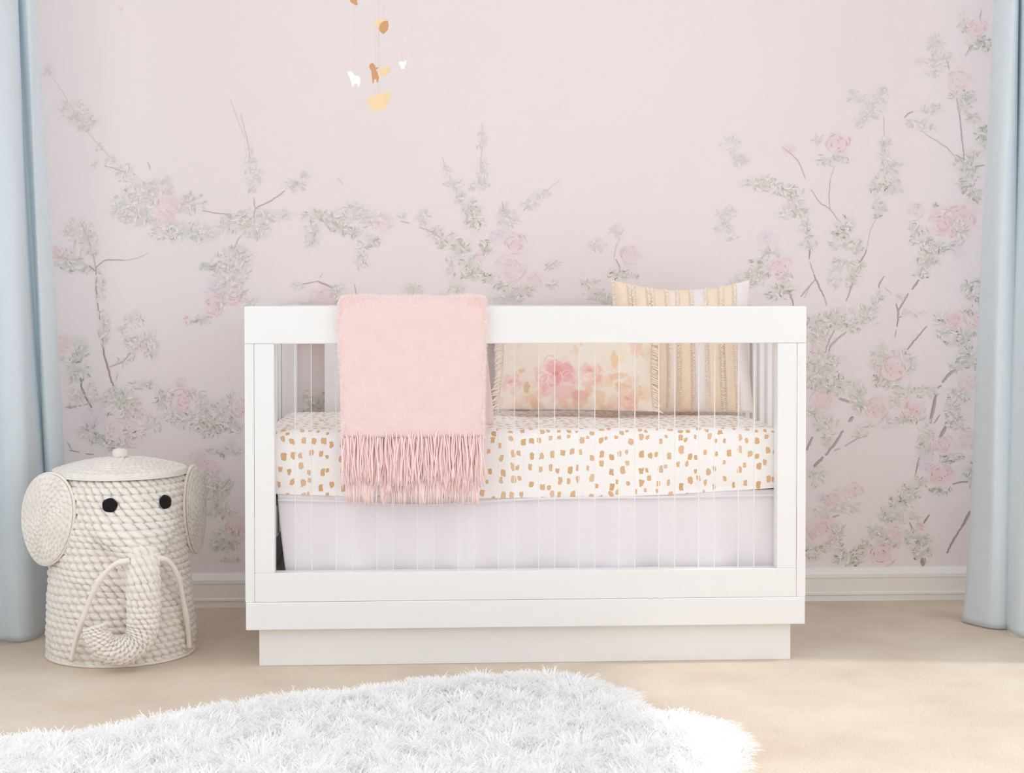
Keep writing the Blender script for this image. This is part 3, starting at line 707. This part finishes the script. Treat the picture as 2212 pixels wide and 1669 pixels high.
# floral pillow
NUp, NVp = 340, 230
FW, FH = .43, .285
a0, a1 = atz(1082, 899, .574), atz(1408, 909, .574)
fyaw = math.atan2(a1.y - a0.y, a1.x - a0.x)
fp = thing('floral_pillow', 'cream pillow with big pink peony print and tasselled sides', 'pillow', ((a0.x + a1.x) / 2 + .004, (a0.y + a1.y) / 2 + .055, .592), fyaw * .55)
V, Fq = pillow_mesh(FW, FH, .115, NUp, NVp)
pimg = np.ones((NVp + 1, NUp + 1, 3)) * np.array(srgb(243, 232, 219)[:3])
uu, vv = np.meshgrid(np.linspace(-1, 1, NUp + 1), np.linspace(-1, 1, NVp + 1))
pn = noise2(NVp + 1, NUp + 1, 24, 11); pn2 = noise2(NVp + 1, NUp + 1, 60, 12)
def dab(u, v, ru, rv, rgb, al, rot=0, rough=.5, ring=None):
    du, dv = (uu - u) * 1.5, vv - v
    c, s = math.cos(rot), math.sin(rot)
    x = (du * c + dv * s) / (ru * 1.5); y = (-du * s + dv * c) / rv
    d = np.sqrt(x * x + y * y) + (pn - .5) * rough + (pn2 - .5) * rough * .6
    a = al * np.clip((1.1 - d) / .4, 0, 1)
    if ring: a = al * np.clip(1 - abs(d - 1) / ring, 0, 1)
    a = a[..., None]
    global pimg
    pimg = pimg * (1 - a) + np.array(srgb(*rgb)[:3]) * a
pr = random.Random(5)
for k in range(26):                                 # loose peach and ochre leaves
    dab(pr.uniform(-1, 1), pr.uniform(-1, 1), pr.uniform(.05, .14), pr.uniform(.04, .1), pr.choice([(240, 205, 168), (236, 196, 158), (242, 222, 186), (244, 214, 196)]), pr.uniform(.3, .75), pr.uniform(0, 3), 1.1)
for k in range(34):
    dab(pr.uniform(-1, 1), pr.uniform(-1, -.45), pr.uniform(.06, .16), pr.uniform(.05, .14), pr.choice([(238, 200, 172), (240, 198, 184), (243, 216, 190), (232, 190, 150)]), pr.uniform(.3, .7), pr.uniform(0, 3), .9)
def peony(u, v, r, deep, mid, pale, seed):
    q = random.Random(seed)
    dab(u, v, r, r * 1.1, mid, .85, 0, .6)
    for k in range(9):
        a = k * .7 + q.uniform(-.2, .2); rr = r * q.uniform(.5, .85)
        dab(u + rr * math.cos(a), v + rr * 1.4 * math.sin(a) * .8, r * .36, r * .42, q.choice([pale, mid, deep]), .55, a, .5)
    for k in range(9):
        a = q.uniform(0, 6.28); rr = r * q.uniform(.2, .85)
        dab(u + rr * math.cos(a), v + rr * 1.2 * math.sin(a), r * .3, r * .22, q.choice([deep, pale]), .5, a + 1.57, .7)
    for k in range(16):                              # petal edges
        a = q.uniform(0, 6.28); rr = r * q.uniform(.1, .7); sz = r * q.uniform(.18, .4)
        dab(u + rr * math.cos(a), v + rr * 1.3 * math.sin(a), sz, sz * 1.2, q.choice([deep, deep, (250, 236, 230)]), .6, a, .25, ring=.16)
    dab(u - .03, v + .12 * r / .3, r * .35, r * .32, deep, .8, 0, .5)
    dab(u - .02, v + .05, r * .18, r * .16, (222, 160, 140), .75, 0, .5)
peony(-.22, -.42, .29, (236, 168, 170), (243, 200, 196), (247, 224, 216), 3)
dab(-.12, -.74, .24, .14, (244, 210, 204), .8, 0, .5)
dab(.08, -.75, .14, .1, (232, 176, 160), .7, 0, .6)
peony(.24, -.35, .17, (240, 190, 180), (244, 214, 202), (247, 230, 216), 9)
peony(-.82, -.55, .17, (238, 196, 188), (244, 218, 208), (247, 232, 222), 12)
peony(.72, -.85, .13, (238, 180, 160), (242, 202, 178), (246, 222, 204), 15)
for (u, v, ru, rv, c) in ((.62, .55, .1, .2, (238, 200, 164)), (.8, .3, .08, .3, (242, 204, 180)), (.55, -.1, .05, .2, (240, 204, 168)), (.6, -.38, .14, .07, (238, 196, 162)), (.1, .25, .025, .12, (240, 200, 168)), (-.55, .45, .06, .1, (243, 216, 196)), (.34, .32, .07, .05, (242, 224, 180)), (-.62, -.62, .05, .09, (220, 186, 144)), (-.7, -.3, .06, .05, (236, 200, 160)), (.82, .6, .1, .12, (243, 206, 200))):
    dab(u, v, ru, rv, c, .75, .2, .9)
pc = np.ones((len(V), 4)); pc[:len(V) // 2, :3] = pimg.reshape(-1, 3); pc[len(V) // 2:, :3] = pimg.reshape(-1, 3)
tilt = math.radians(-15)
def tilted(vs, t=tilt):
    c, s = math.cos(t), math.sin(t)
    return [(x, y * c - z * s, y * s + z * c) for x, y, z in vs]
mesh('cushion', tilted(V), Fq, M['floral'], fp, local=True, col=pc)
for s in (-1, 1):
    E_, D_ = [], []
    for k in range(64):
        v = -1 + 2 * (k + .5) / 64
        x = s * FW / 2 * (1 - .05 * (1 - v * v)); z = v * FH / 2 + FH / 2
        E_.append(tilted([(x, 0, z)])[0]); D_.append((s, -.35, -.25))
    v_, f_ = tassels(E_, D_, .024, .0021)
    tag(mesh('tassel_trim', v_, f_, M['tassel'], fp, local=True), kind='stuff')

# striped pillow
SWd, SHt, STh = .392, .385, .12
sp = thing('striped_pillow', 'square peach pillow with fringed vertical bands in the crib corner', 'pillow', (.462, -.285, .581), math.radians(-5))
V, Fq = pillow_mesh(SWd, SHt, STh, 90, 60, .018)
t2 = math.radians(-17)
mesh('cushion', tilted(V, t2), Fq, M['peach'], sp, local=True)
def spt(u, v, off):
    k = (max(0, 1 - abs(u) ** 2.6) * max(0, 1 - abs(v) ** 2.6)) ** .55
    x = u * SWd / 2 * (1 - .05 * (1 - v * v)); z = v * SHt / 2 * (1 - (.07 if v > 0 else .012) * (1 - u * u))
    if v > 0: z -= .018 * (1 - u * u) * v
    return (x, -STh / 2 * k - off, z + SHt / 2)
for bi, (u0, u1, kind) in enumerate(((-.97, -.76, 'f'), (-.68, -.49, 'f'), (-.41, -.22, 'f'), (-.05, .13, 'f'), (.16, .33, 'l'), (.36, .55, 'f'), (.60, .76, 'f'), (.80, .96, 'l'))):
    vs, fs = [], []
    NB = 60
    for j in range(NB + 1):
        v = -.985 + 1.97 * j / NB
        for i in range(5):
            u = u0 + (u1 - u0) * i / 4
            off = .0035 + .0012 * math.sin(i * 1.57)
            vs.append(spt(u, v, off if 0 < i < 4 else .0005))
    fs = grid_faces(4, NB)
    band = mesh('band', tilted(vs, t2), fs, M['peach_fringe'] if kind == 'f' else M['lilac_linen'], sp, local=True)
    if kind == 'f':
        E_, D_ = [], []
        for j in range(90):
            v = -.98 + 1.96 * j / 89
            for ue, sg in ((u0, -1), (u1, 1)):
                E_.append(tilted([spt(ue, v, .0035)], t2)[0]); D_.append((sg, -.25, -.1))
        v_, f_ = tassels(E_, D_, .0075, .0016, jit=.3)
        tag(mesh('band_fringe', v_, f_, M['tassel'], band, local=True), kind='stuff')

# ------------------------------------------------------------------ curtains
def curtain(name, label, side, spec):
    """Hanging panel: plan line runs from the wall side out towards the window, folds widen to the floor."""
    NT, NZ = 220, 70
    V, Fq = [], []
    for j in range(NZ + 1):
        z = .004 + (2.32 - .004) * (j / NZ) ** 1.15
        for i in range(NT + 1):
            t = i / NT
            x, y = spec(t, z)
            V.append((side * x, y, z + (.006 * math.sin(t * 24) if j == 0 else 0) * 0))
    for j in range(NZ):
        for i in range(NT):
            a = j * (NT + 1) + i; Fq.append((a, a + 1, a + NT + 2, a + NT + 1))
    if side < 0: Fq = [q[::-1] for q in Fq]
    c = thing(name, label, 'curtain', (side * 1.4, -.55, 0))
    o = mesh('drape', V, Fq, M['curtain'], c)
    m_ = o.modifiers.new('thickness', 'SOLIDIFY'); m_.thickness = .003
    # rod and rings outside the frame's top
    v, f = tube([(side * 1.50, -.12, 2.36), (side * 1.50, -1.05, 2.36)], .012, 12)
    rod = mesh('rod', v, f, M['rod'], c)
    for k in range(6):
        y = -.2 - k * .11
        ring = [(side * 1.50 + .022 * math.cos(a), y, 2.352 + .024 * math.sin(a)) for a in np.linspace(0, 2 * math.pi, 17)]
        v, f = tube(ring, .003, 6, False); mesh('ring', v, f, M['rod'], rod)
    return c
def base_line(t, z, pts_top, pts_bot):
    k = min(1, max(0, z / 1.75)) ** .8
    tt = t * (len(pts_top) - 1); i = min(int(tt), len(pts_top) - 2); f = tt - i
    f = f * f * (3 - 2 * f) * .35 + f * .65
    a = np.array(pts_bot[i]) * (1 - f) + np.array(pts_bot[i + 1]) * f
    b = np.array(pts_top[i]) * (1 - f) + np.array(pts_top[i + 1]) * f
    q = a * (1 - k) + b * k
    if z > 1.8: q = q * (1 - (z - 1.8) / .52 * .6) + np.array((1.50, -.2 - t * .55)) * ((z - 1.8) / .52 * .6)
    return q
LT = [(1.30, -.28), (1.282, -.34), (1.300, -.385), (1.327, -.345), (1.326, -.375), (1.334, -.45), (1.37, -.49), (1.42, -.47), (1.44, -.54), (1.49, -.58), (1.51, -.60), (1.54, -.68), (1.52, -.76), (1.56, -.86)]
LB = [(1.235, -.22), (1.200, -.27), (1.222, -.325), (1.254, -.29), (1.252, -.335), (1.258, -.435), (1.305, -.47), (1.355, -.45), (1.38, -.50), (1.43, -.54), (1.47, -.56), (1.52, -.65), (1.50, -.76), (1.55, -.86)]
RT = [(1.355, -.24), (1.322, -.30), (1.314, -.38), (1.330, -.43), (1.362, -.40), (1.368, -.34), (1.360, -.42), (1.372, -.49), (1.42, -.53), (1.47, -.51), (1.49, -.58), (1.54, -.66), (1.52, -.76), (1.56, -.86)]
RB = [(1.30, -.25), (1.255, -.30), (1.245, -.36), (1.265, -.44), (1.315, -.45), (1.326, -.39), (1.315, -.48), (1.325, -.54), (1.40, -.57), (1.46, -.56), (1.49, -.61), (1.53, -.68), (1.51, -.77), (1.55, -.86)]
def sm_spec(T, B):
    T2, B2 = [p for p in spline(T, 60)], [p for p in spline(B, 60)]
    def f(t, z):
        q = base_line(t, z, T2, B2)
        e = max(0, 1 - z / .35)
        return q[0] + .004 * math.sin(t * 37 + z * 3) - .012 * e * e * math.sin(t * 11 + 1), q[1] + .004 * math.cos(t * 29 - z * 2) - .01 * e * e * math.cos(t * 9)
    return f
curtain('curtain', 'pale blue linen curtain hanging beside the elephant basket', -1, sm_spec(LT, LB))
curtain('curtain', 'pale blue linen curtain hanging at the rose covered wall end, across from the basket', 1, sm_spec(RT, RB))

# ------------------------------------------------------------------ elephant basket
eb = thing('elephant_basket', 'white woven elephant shaped lidded basket with black eyes and curled trunk', 'basket', (-1.022, -.575, 0), math.radians(25))
RZ = [(0, .184), (.05, .187), (.15, .181), (.25, .173), (.35, .167), (.42, .163), (.452, .160)]
HB = .452
def body_r(z): return np.interp(z, [a for a, b in RZ], [b for a, b in RZ])
HASH = np.random.default_rng(3).random((64, 128))
def weave(rowf, segf, row):
    """Depth of plaited strands: rows of slanting lozenges with dark gaps between."""
    ph0 = segf + .5 * (row % 2) + .55 * rowf + .35 * HASH[row % 64, 5]
    seg = int(math.floor(ph0)); ph = ph0 - seg
    h = HASH[row % 64, seg % 128]
    valley = 1 - abs(math.sin(math.pi * min(1, max(0, rowf)))) ** .6
    e = min(ph, 1 - ph)
    notch = math.exp(-(e / .085) ** 2)
    return -(valley * (.35 + .65 * math.exp(-(e / .28) ** 2)) + (.5 + .45 * h) * notch * (1 - .4 * valley)) - .3 * (h - .5)
def head(th, z):
    """Brow and cheeks swelling out of the front, narrowing down into the trunk."""
    hw = np.interp(z, (.20, .27, .33, .40, .452), (.22, .38, .75, 1.05, 1.2))
    d = np.interp(z, (.16, .22, .27, .32, .38, .452), (.0, .036, .064, .055, .024, .0))
    k = max(0, 1 - (abs(th) / hw) ** 2)
    return d * k ** 1.1
ROWS, SEG, PV, PU = 27, 46, 9, 12
NV_, NU_ = ROWS * PV, SEG * PU
V = []
for j in range(NV_ + 1):
    rf = j / PV; row = min(int(rf), ROWS - 1); fr = rf - row
    z = HB * j / NV_
    for i in range(NU_):
        th = 2 * math.pi * i / NU_ - math.pi
        r = body_r(z) + head(th, z)
        r += .0105 * weave(fr, i / PU, row) + .0018 * math.sin(th * 5 + z * 20)
        zz = z + .003 * math.sin(th * 3 + row) * math.sin(math.pi * z / HB)
        V.append((r * math.sin(th), -r * math.cos(th), zz))
Fq = []
for j in range(NV_):
    for i in range(NU_):
        Fq.append((j * NU_ + i, j * NU_ + (i + 1) % NU_, (j + 1) * NU_ + (i + 1) % NU_, (j + 1) * NU_ + i))
Fq.append(tuple(range(NU_ - 1, -1, -1))); Fq.append(tuple(NV_ * NU_ + i for i in range(NU_)))
mesh('woven_body', V, Fq, M['wicker'], eb, local=True)
# base hoop
ring = [(.1825 * math.cos(a), .1825 * math.sin(a), .004) for a in np.linspace(0, 2 * math.pi, 65)]
v, f = tube(ring, .004, 8, False); mesh('base_hoop', v, f, M['wicker_tusk'], eb, local=True)
# lid: coiled dome
def disc(R, dome, coils, seg0, amp, flat=1.0, zoff=0):
    V, Fq = [], []
    NR = coils * 6; NA = 288
    for j in range(NR + 1):
        rr = R * j / NR; cf = j / 6; row = int(cf); fr = cf - row
        for i in range(NA):
            a = 2 * math.pi * i / NA
            segs = max(6, seg0 * (row + 1) / coils)
            w_ = weave(fr, a / (2 * math.pi) * round(segs), row) if 0 < j < NR else -.5
            V.append((rr * math.cos(a), rr * flat * math.sin(a), zoff + dome * (1 - (rr / R) ** 2) + amp * w_))
    for j in range(NR):
        for i in range(NA):
            Fq.append((j * NA + i, j * NA + (i + 1) % NA, (j + 1) * NA + (i + 1) % NA, (j + 1) * NA + i))
    return V, Fq, NR, NA
V, Fq, NR, NA = disc(.166, .028, 11, 52, .0045, 1, HB + .016)
b0 = len(V)
V += [(x * 1.0, y * 1.0, HB + .001) for x, y, z in V[NR * NA:(NR + 1) * NA]]
for i in range(NA): Fq.append((NR * NA + i, NR * NA + (i + 1) % NA, b0 + (i + 1) % NA, b0 + i))
Fq.append(tuple(b0 + i for i in range(NA - 1, -1, -1)))
lid = mesh('lid', V, Fq, M['wicker'], eb, local=True)
bm = bmesh.new(); bmesh.ops.create_uvsphere(bm, u_segments=24, v_segments=14, radius=1)
for v in bm.verts:
    c = v.co
    k = 1 + .05 * math.sin(c.x * 9) * math.sin(c.z * 11 + c.y * 7)
    v.co = Vector((math.copysign(abs(c.x) ** .75, c.x) * .0185 * k, math.copysign(abs(c.y) ** .75, c.y) * .0185 * k, math.copysign(abs(c.z) ** .6, c.z) * .013 + HB + .052))
from_bm('knob', bm, M['wicker'], lid, smooth=True, local=True)
# ears
for s in (-1, 1):
    V, Fq, NR, NA = disc(.084, .012, 8, 34, .004, 1.36, .008)
    nb_ = len(V)
    V = V + [(x, y, -z - .0) for x, y, z in V]
    Fq = Fq + [tuple(nb_ + i for i in q[::-1]) for q in Fq]
    for i in range(NA): Fq.append((NR * NA + i, nb_ + NR * NA + i, nb_ + NR * NA + (i + 1) % NA, NR * NA + (i + 1) % NA))
    an = s * math.radians(56)
    nrm = Vector((math.sin(an), -math.cos(an), 0)); ax = Vector((math.cos(an), math.sin(an), 0)); up = Vector((0, 0, 1))
    ca = s * math.radians(83)
    c = Vector((math.sin(ca) * .186, -math.cos(ca) * .186, .352))
    up2 = (up + ax * s * -.10).normalized()
    taper = lambda y: 1 + .12 * y / .11
    V = [c + ax * (x * taper(y)) + up2 * y + nrm * z for x, y, z in V]
    ear = mesh('ear', V, Fq, M['wicker'], eb, local=True)
    hoop = [c + ax * (.084 * math.cos(a) * taper(.114 * math.sin(a))) + up2 * (.114 * math.sin(a)) for a in np.linspace(0, 2 * math.pi, 65)]
    v, f = tube(hoop, .0042, 8, False); mesh('ear_rim', v, f, M['wicker_tusk'], ear, local=True)
# eyes
for s in (-1, 1):
    th = s * math.radians(22); z = .396
    r = body_r(z) + head(th, z) + .002
    nrm = Vector((math.sin(th), -math.cos(th), .12)).normalized(); ax = nrm.cross(Vector((0, 0, 1))).normalized(); up = ax.cross(nrm)
    c = Vector((math.sin(th) * r, -math.cos(th) * r, z))
    V = []; rings = 5
    for j in range(rings):
        rr = .0185 * math.cos(j / rings * math.pi / 2 * .98); h_ = .005 * math.sin(j / rings * math.pi / 2)
        for i in range(28):
            a = 2 * math.pi * i / 28; k = 1 + .03 * math.sin(a * 5 + s)
            V.append(c + ax * rr * k * math.cos(a) + up * rr * k * .95 * math.sin(a) + nrm * h_)
    Fq = [(j * 28 + i, j * 28 + (i + 1) % 28, (j + 1) * 28 + (i + 1) % 28, (j + 1) * 28 + i) for j in range(rings - 1) for i in range(28)]
    Fq += [tuple((rings - 1) * 28 + i for i in range(28)), tuple(range(27, -1, -1))]
    tag(mesh('eye', V, Fq, M['eye'], eb, local=True), 'round black felt eye')
# trunk
tp = spline([(0, -.150, .315), (0, -.196, .265), (0, -.214, .20), (-.001, -.218, .14), (-.004, -.220, .095), (-.022, -.222, .064), (-.056, -.223, .053), (-.092, -.222, .064), (-.112, -.218, .092), (-.118, -.214, .116)], 33 * 7 + 1)
V = []
NT_ = 168; SG = 14
up = None
for i, p in enumerate(tp):
    p = Vector(p); d = Vector(tp[min(i + 1, len(tp) - 1)]) - Vector(tp[max(i - 1, 0)]); d.normalize()
    a = Vector((1, 0, 0)) if up is None else up
    a = (a - d * a.dot(d)).normalized(); up = a
    b = d.cross(a)
    f = i / (len(tp) - 1); R = np.interp(f, (0, .12, .5, .8, 1), (.050, .044, .038, .034, .028))
    rf = i / 7; row = int(rf); fr = rf - row
    for k in range(NT_):
        t = 2 * math.pi * k / NT_
        r = R + .0075 * weave(fr, k / NT_ * SG, row)
        V.append(p + a * r * math.cos(t) + b * r * math.sin(t))
Fq = [(i * NT_ + k, i * NT_ + (k + 1) % NT_, (i + 1) * NT_ + (k + 1) % NT_, (i + 1) * NT_ + k) for i in range(len(tp) - 1) for k in range(NT_)]
Fq += [tuple(range(NT_ - 1, -1, -1)), tuple((len(tp) - 1) * NT_ + k for k in range(NT_))]
mesh('trunk', V, Fq, M['wicker'], eb, local=True)
# tusks
for s in (-1, 1):
    wk = 1.12 if s < 0 else 1.0
    tk = spline([(x * wk, y, z) for x, y, z in [(s * .030, -.222, .268), (s * .062, -.212, .258), (s * .092, -.192, .215), (s * .112, -.168, .15), (s * .128, -.150, .085), (s * .138, -.132, .02)]], 40)
    v, f = tube(tk, [.0068 + .0008 * math.sin(i * .5) for i in range(40)], 10)
    tag(mesh('tusk', v, f, M['wicker_tusk'], eb, local=True), 'smooth bent cane tusk')

# ------------------------------------------------------------------ mobile
YM = -.47
mb = thing('baby_mobile', 'hanging mobile of pale gold facets and little white and copper animals', 'mobile', tuple(at(818, -250, YM)))
ctr = at(818, -210, YM)
ring = [(ctr.x + .075 * math.cos(a), ctr.y + .075 * math.sin(a), ctr.z) for a in np.linspace(0, 2 * math.pi, 49)]
v, f = tube(ring, .003, 8, False); mesh('hoop', v, f, M['brass'], mb)
for a in (0, 2.1, 4.2):
    v, f = tube([(ctr.x + .075 * math.cos(a), ctr.y + .075 * math.sin(a), ctr.z), (ctr.x, ctr.y, ctr.z + .16)], .0006, 5); mesh('hanging_cord', v, f, M['thread'], mb)
v, f = tube([(ctr.x, ctr.y, ctr.z + .16), (ctr.x, ctr.y, ZC)], .0008, 5); mesh('hanging_cord', v, f, M['thread'], mb)
def charm(name, pts, mat, dy=0, string=None, sub=None, twist=0):
    P_ = [at(x, y, YM + dy) for x, y in pts]
    c = sum(P_, Vector()) / len(P_)
    n = len(P_)
    ct, st = math.cos(twist), math.sin(twist)
    def tw(p, o): return Vector((p.x, p.y + (p.x - c.x) * st + o, p.z))
    V = [tw(p, -.0012) for p in P_] + [tw(p, .0012) for p in P_]
    Fq = [tuple(range(n)), tuple(range(2 * n - 1, n - 1, -1))] + [(i, n + i, n + (i + 1) % n, (i + 1) % n) for i in range(n)]
    bm = bmesh.new(); me = bpy.data.meshes.new('t'); me.from_pydata([tuple(v) for v in V], [], Fq); bm.from_mesh(me); bpy.data.meshes.remove(me)
    bmesh.ops.triangulate(bm, faces=[f for f in bm.faces if len(f.verts) > 4])
    o = from_bm(name, bm, mat, mb)
    if string:
        sx, y0, y1 = string
        a, b = at(sx, y0, YM + dy), at(sx, y1, YM + dy)
        v, f = tube([a, b], .0004, 5); mesh('thread', v, f, M['thread'], o)
    return o
charm('sheep_charm', [(749,156),(757,153),(763,158),(766,163),(775,164),(779,170),(778,180),(776,187),(772,187),(771,181),(766,181),(764,187),(760,187),(759,178),(755,168),(752,160)], M['charm_white'], .03, (764, 158, -210))
charm('goat_charm', [(797,142),(801,137),(806,136),(809,140),(812,146),(818,145),(815,149),(812,151),(815,155),(817,162),(819,168),(816,178),(814,178),(813,171),(809,171),(807,180),(805,180),(803,165),(802,153),(799,148)], M['bronze'], -.03, (811, 146, -210))
charm('moon_charm', [(816,146),(822,151),(825,146),(835,143),(843,142),(843,150),(839,160),(833,165),(825,165),(820,160)], M['brass'], .045, (819, 149, -210), twist=.4)
charm('sheep_charm', [(862,134),(868,132),(871,134),(878,130),(877,138),(874,144),(873,150),(870,148),(867,150),(865,143),(862,139)], M['charm_white'], .0, (869, 134, -210))
charm('leaf_charm', [(819,61),(821,53),(828,46),(838,44),(839.5,54),(838,64),(833,69),(828,74),(822,69),(819,65)], M['bronze'], -.01, (829, 46, -210), twist=.3)
charm('facet_charm', [(808,43),(822,41),(836,43),(828,60),(815,62),(810,56)], M['brass'], .02, (818, 42, -210), twist=-.3)
charm('facet_charm', [(792,215),(803,206),(820,203),(844,197),(844,206),(838,222),(829,240),(817,238),(804,241),(797,228)], M['brass'], .012, (818, 204, 42))
charm('bird_charm', [(754,-2),(760,-4),(766,-2),(770,-8),(773,-4),(771,4),(773,10),(769,12),(764,9),(758,5)], M['bronze'], .03)

# ------------------------------------------------------------------ fur rug
RP = [(-20,1592),(60,1586),(150,1583),(230,1570),(300,1553),(360,1545),(440,1528),(540,1515),(640,1497),(720,1494),(800,1487),(880,1474),(940,1468),(1000,1463),(1100,1457),(1200,1457),(1260,1466),(1300,1474),(1350,1490),(1378,1512),(1400,1532),(1450,1540),(1500,1549),(1545,1556),(1580,1572),(1608,1600),(1612,1622),(1598,1645),(1590,1672)]
out = [atz(x, y, .02) for x, y in RP]
out = [(p.x, p.y - .012) for p in out] + [(.36, -1.95), (.22, -2.2), (-.1, -2.32), (-.5, -2.38), (-.95, -2.3), (-1.2, -2.05), (-1.27, -1.75), (-1.22, -1.5)]
rug = thing('fur_rug', 'shaggy white faux fur rug lying on the carpet before the crib', 'rug', (-.4, -1.7, 0))
PO = np.array(out)
cen = PO.mean(0)
def inside(P, X, Y):
    c = np.zeros(X.shape, bool); n = len(P)
    for i in range(n):
        x0, y0 = P[i]; x1, y1 = P[(i + 1) % n]
        k = (y0 > Y) != (y1 > Y)
        with np.errstate(divide='ignore', invalid='ignore'):
            c ^= k & (X < (x1 - x0) * (Y - y0) / (y1 - y0) + x0)
    return c
def edge_d(P, X, Y):
    d = np.full(X.shape, 9.); gx_ = np.zeros(X.shape); gy_ = np.zeros(X.shape); n = len(P)
    for i in range(n):
        a = P[i]; b = P[(i + 1) % n]; ab = b - a
        t = np.clip(((X - a[0]) * ab[0] + (Y - a[1]) * ab[1]) / (ab @ ab), 0, 1)
        qx = a[0] + t * ab[0]; qy = a[1] + t * ab[1]
        q = np.hypot(X - qx, Y - qy); m_ = q < d
        d[m_] = q[m_]; gx_[m_] = (qx - X)[m_]; gy_[m_] = (qy - Y)[m_]
    return d, gx_ / (d + 1e-6), gy_ / (d + 1e-6)
sc_ = cen + (PO - cen) * .985
n = len(sc_)
bm = bmesh.new()
bot = [bm.verts.new((x, y, .0005)) for x, y in sc_]; top = [bm.verts.new((x, y, .010)) for x, y in sc_]
bm.faces.new(bot[::-1]); bm.faces.new(top)
for i in range(n): bm.faces.new((bot[i], bot[(i + 1) % n], top[(i + 1) % n], top[i]))
from_bm('backing', bm, M['pelt'], rug)
NBL = 80000
X = rng.uniform(PO[:, 0].min(), PO[:, 0].max(), NBL * 2); Y = PO[:, 1].max() - (PO[:, 1].max() - PO[:, 1].min()) * rng.random(NBL * 2) ** 1.5
k = inside(PO, X, Y); X, Y = X[k][:NBL], Y[k][:NBL]
d, ox, oy = edge_d(PO, X, Y)
n = len(X)
cl = np.sin(X * 31 + 2.1 * np.sin(Y * 23)) + np.cos(Y * 37 + 1.7 * np.sin(X * 19))
ang = 2.2 * cl + 1.1 * np.sin(X * 67 + Y * 53) + rng.normal(0, .45, n)
we = np.clip(1 - d / .06, 0, 1)
dx = np.cos(ang) * (1 - we) + ox * we * 1.3 + rng.normal(0, .25, n) * we; dy = np.sin(ang) * (1 - we) + oy * we * 1.3 + rng.normal(0, .25, n) * we
m_ = np.hypot(dx, dy) + 1e-6; dx /= m_; dy /= m_
ln = rng.uniform(.026, .046, n) * (1 + .25 * np.sin(X * 41 + np.cos(Y * 29)) * np.sin(Y * 47)) * (1 - .25 * we)
hz = rng.uniform(.55, .85, n) * (1 - .35 * we)
wd = rng.uniform(.0007, .0015, n)
px_, py_ = -dy * wd, dx * wd
V = np.zeros((n, 7, 3))
for q, (f, hgt, wk) in enumerate(((0, 0, 1.), (.35, .75, 1.), (.75, 1.0, .7))):
    cxx = X + dx * ln * f; cyy = Y + dy * ln * f; czz = .008 + ln * hz * hgt
    V[:, 2 * q] = np.stack([cxx - px_ * wk, cyy - py_ * wk, czz], -1); V[:, 2 * q + 1] = np.stack([cxx + px_ * wk, cyy + py_ * wk, czz], -1)
V[:, 6] = np.stack([X + dx * ln * 1.1, Y + dy * ln * 1.1, .008 + ln * hz * .80], -1)
i7 = np.arange(n) * 7
quads = np.concatenate([np.stack([i7, i7 + 1, i7 + 3, i7 + 2], -1), np.stack([i7 + 2, i7 + 3, i7 + 5, i7 + 4], -1)])
tris = np.stack([i7 + 4, i7 + 5, i7 + 6], -1)
me = bpy.data.meshes.new('fur')
me.vertices.add(n * 7); me.vertices.foreach_set('co', V.ravel())
lv = np.concatenate([quads.ravel(), tris.ravel()])
ls = np.concatenate([np.arange(len(quads)) * 4, len(quads) * 4 + np.arange(len(tris)) * 3])
me.loops.add(len(lv)); me.loops.foreach_set('vertex_index', lv)
me.polygons.add(len(ls)); me.polygons.foreach_set('loop_start', ls)
me.polygons.foreach_set('loop_total', np.concatenate([np.full(len(quads), 4), np.full(len(tris), 3)]))
me.polygons.foreach_set('use_smooth', [True] * len(ls))
me.materials.append(M['fur']); me.update(calc_edges=True); me.validate()
tag(link(bpy.data.objects.new('fur', me), rug), kind='stuff')
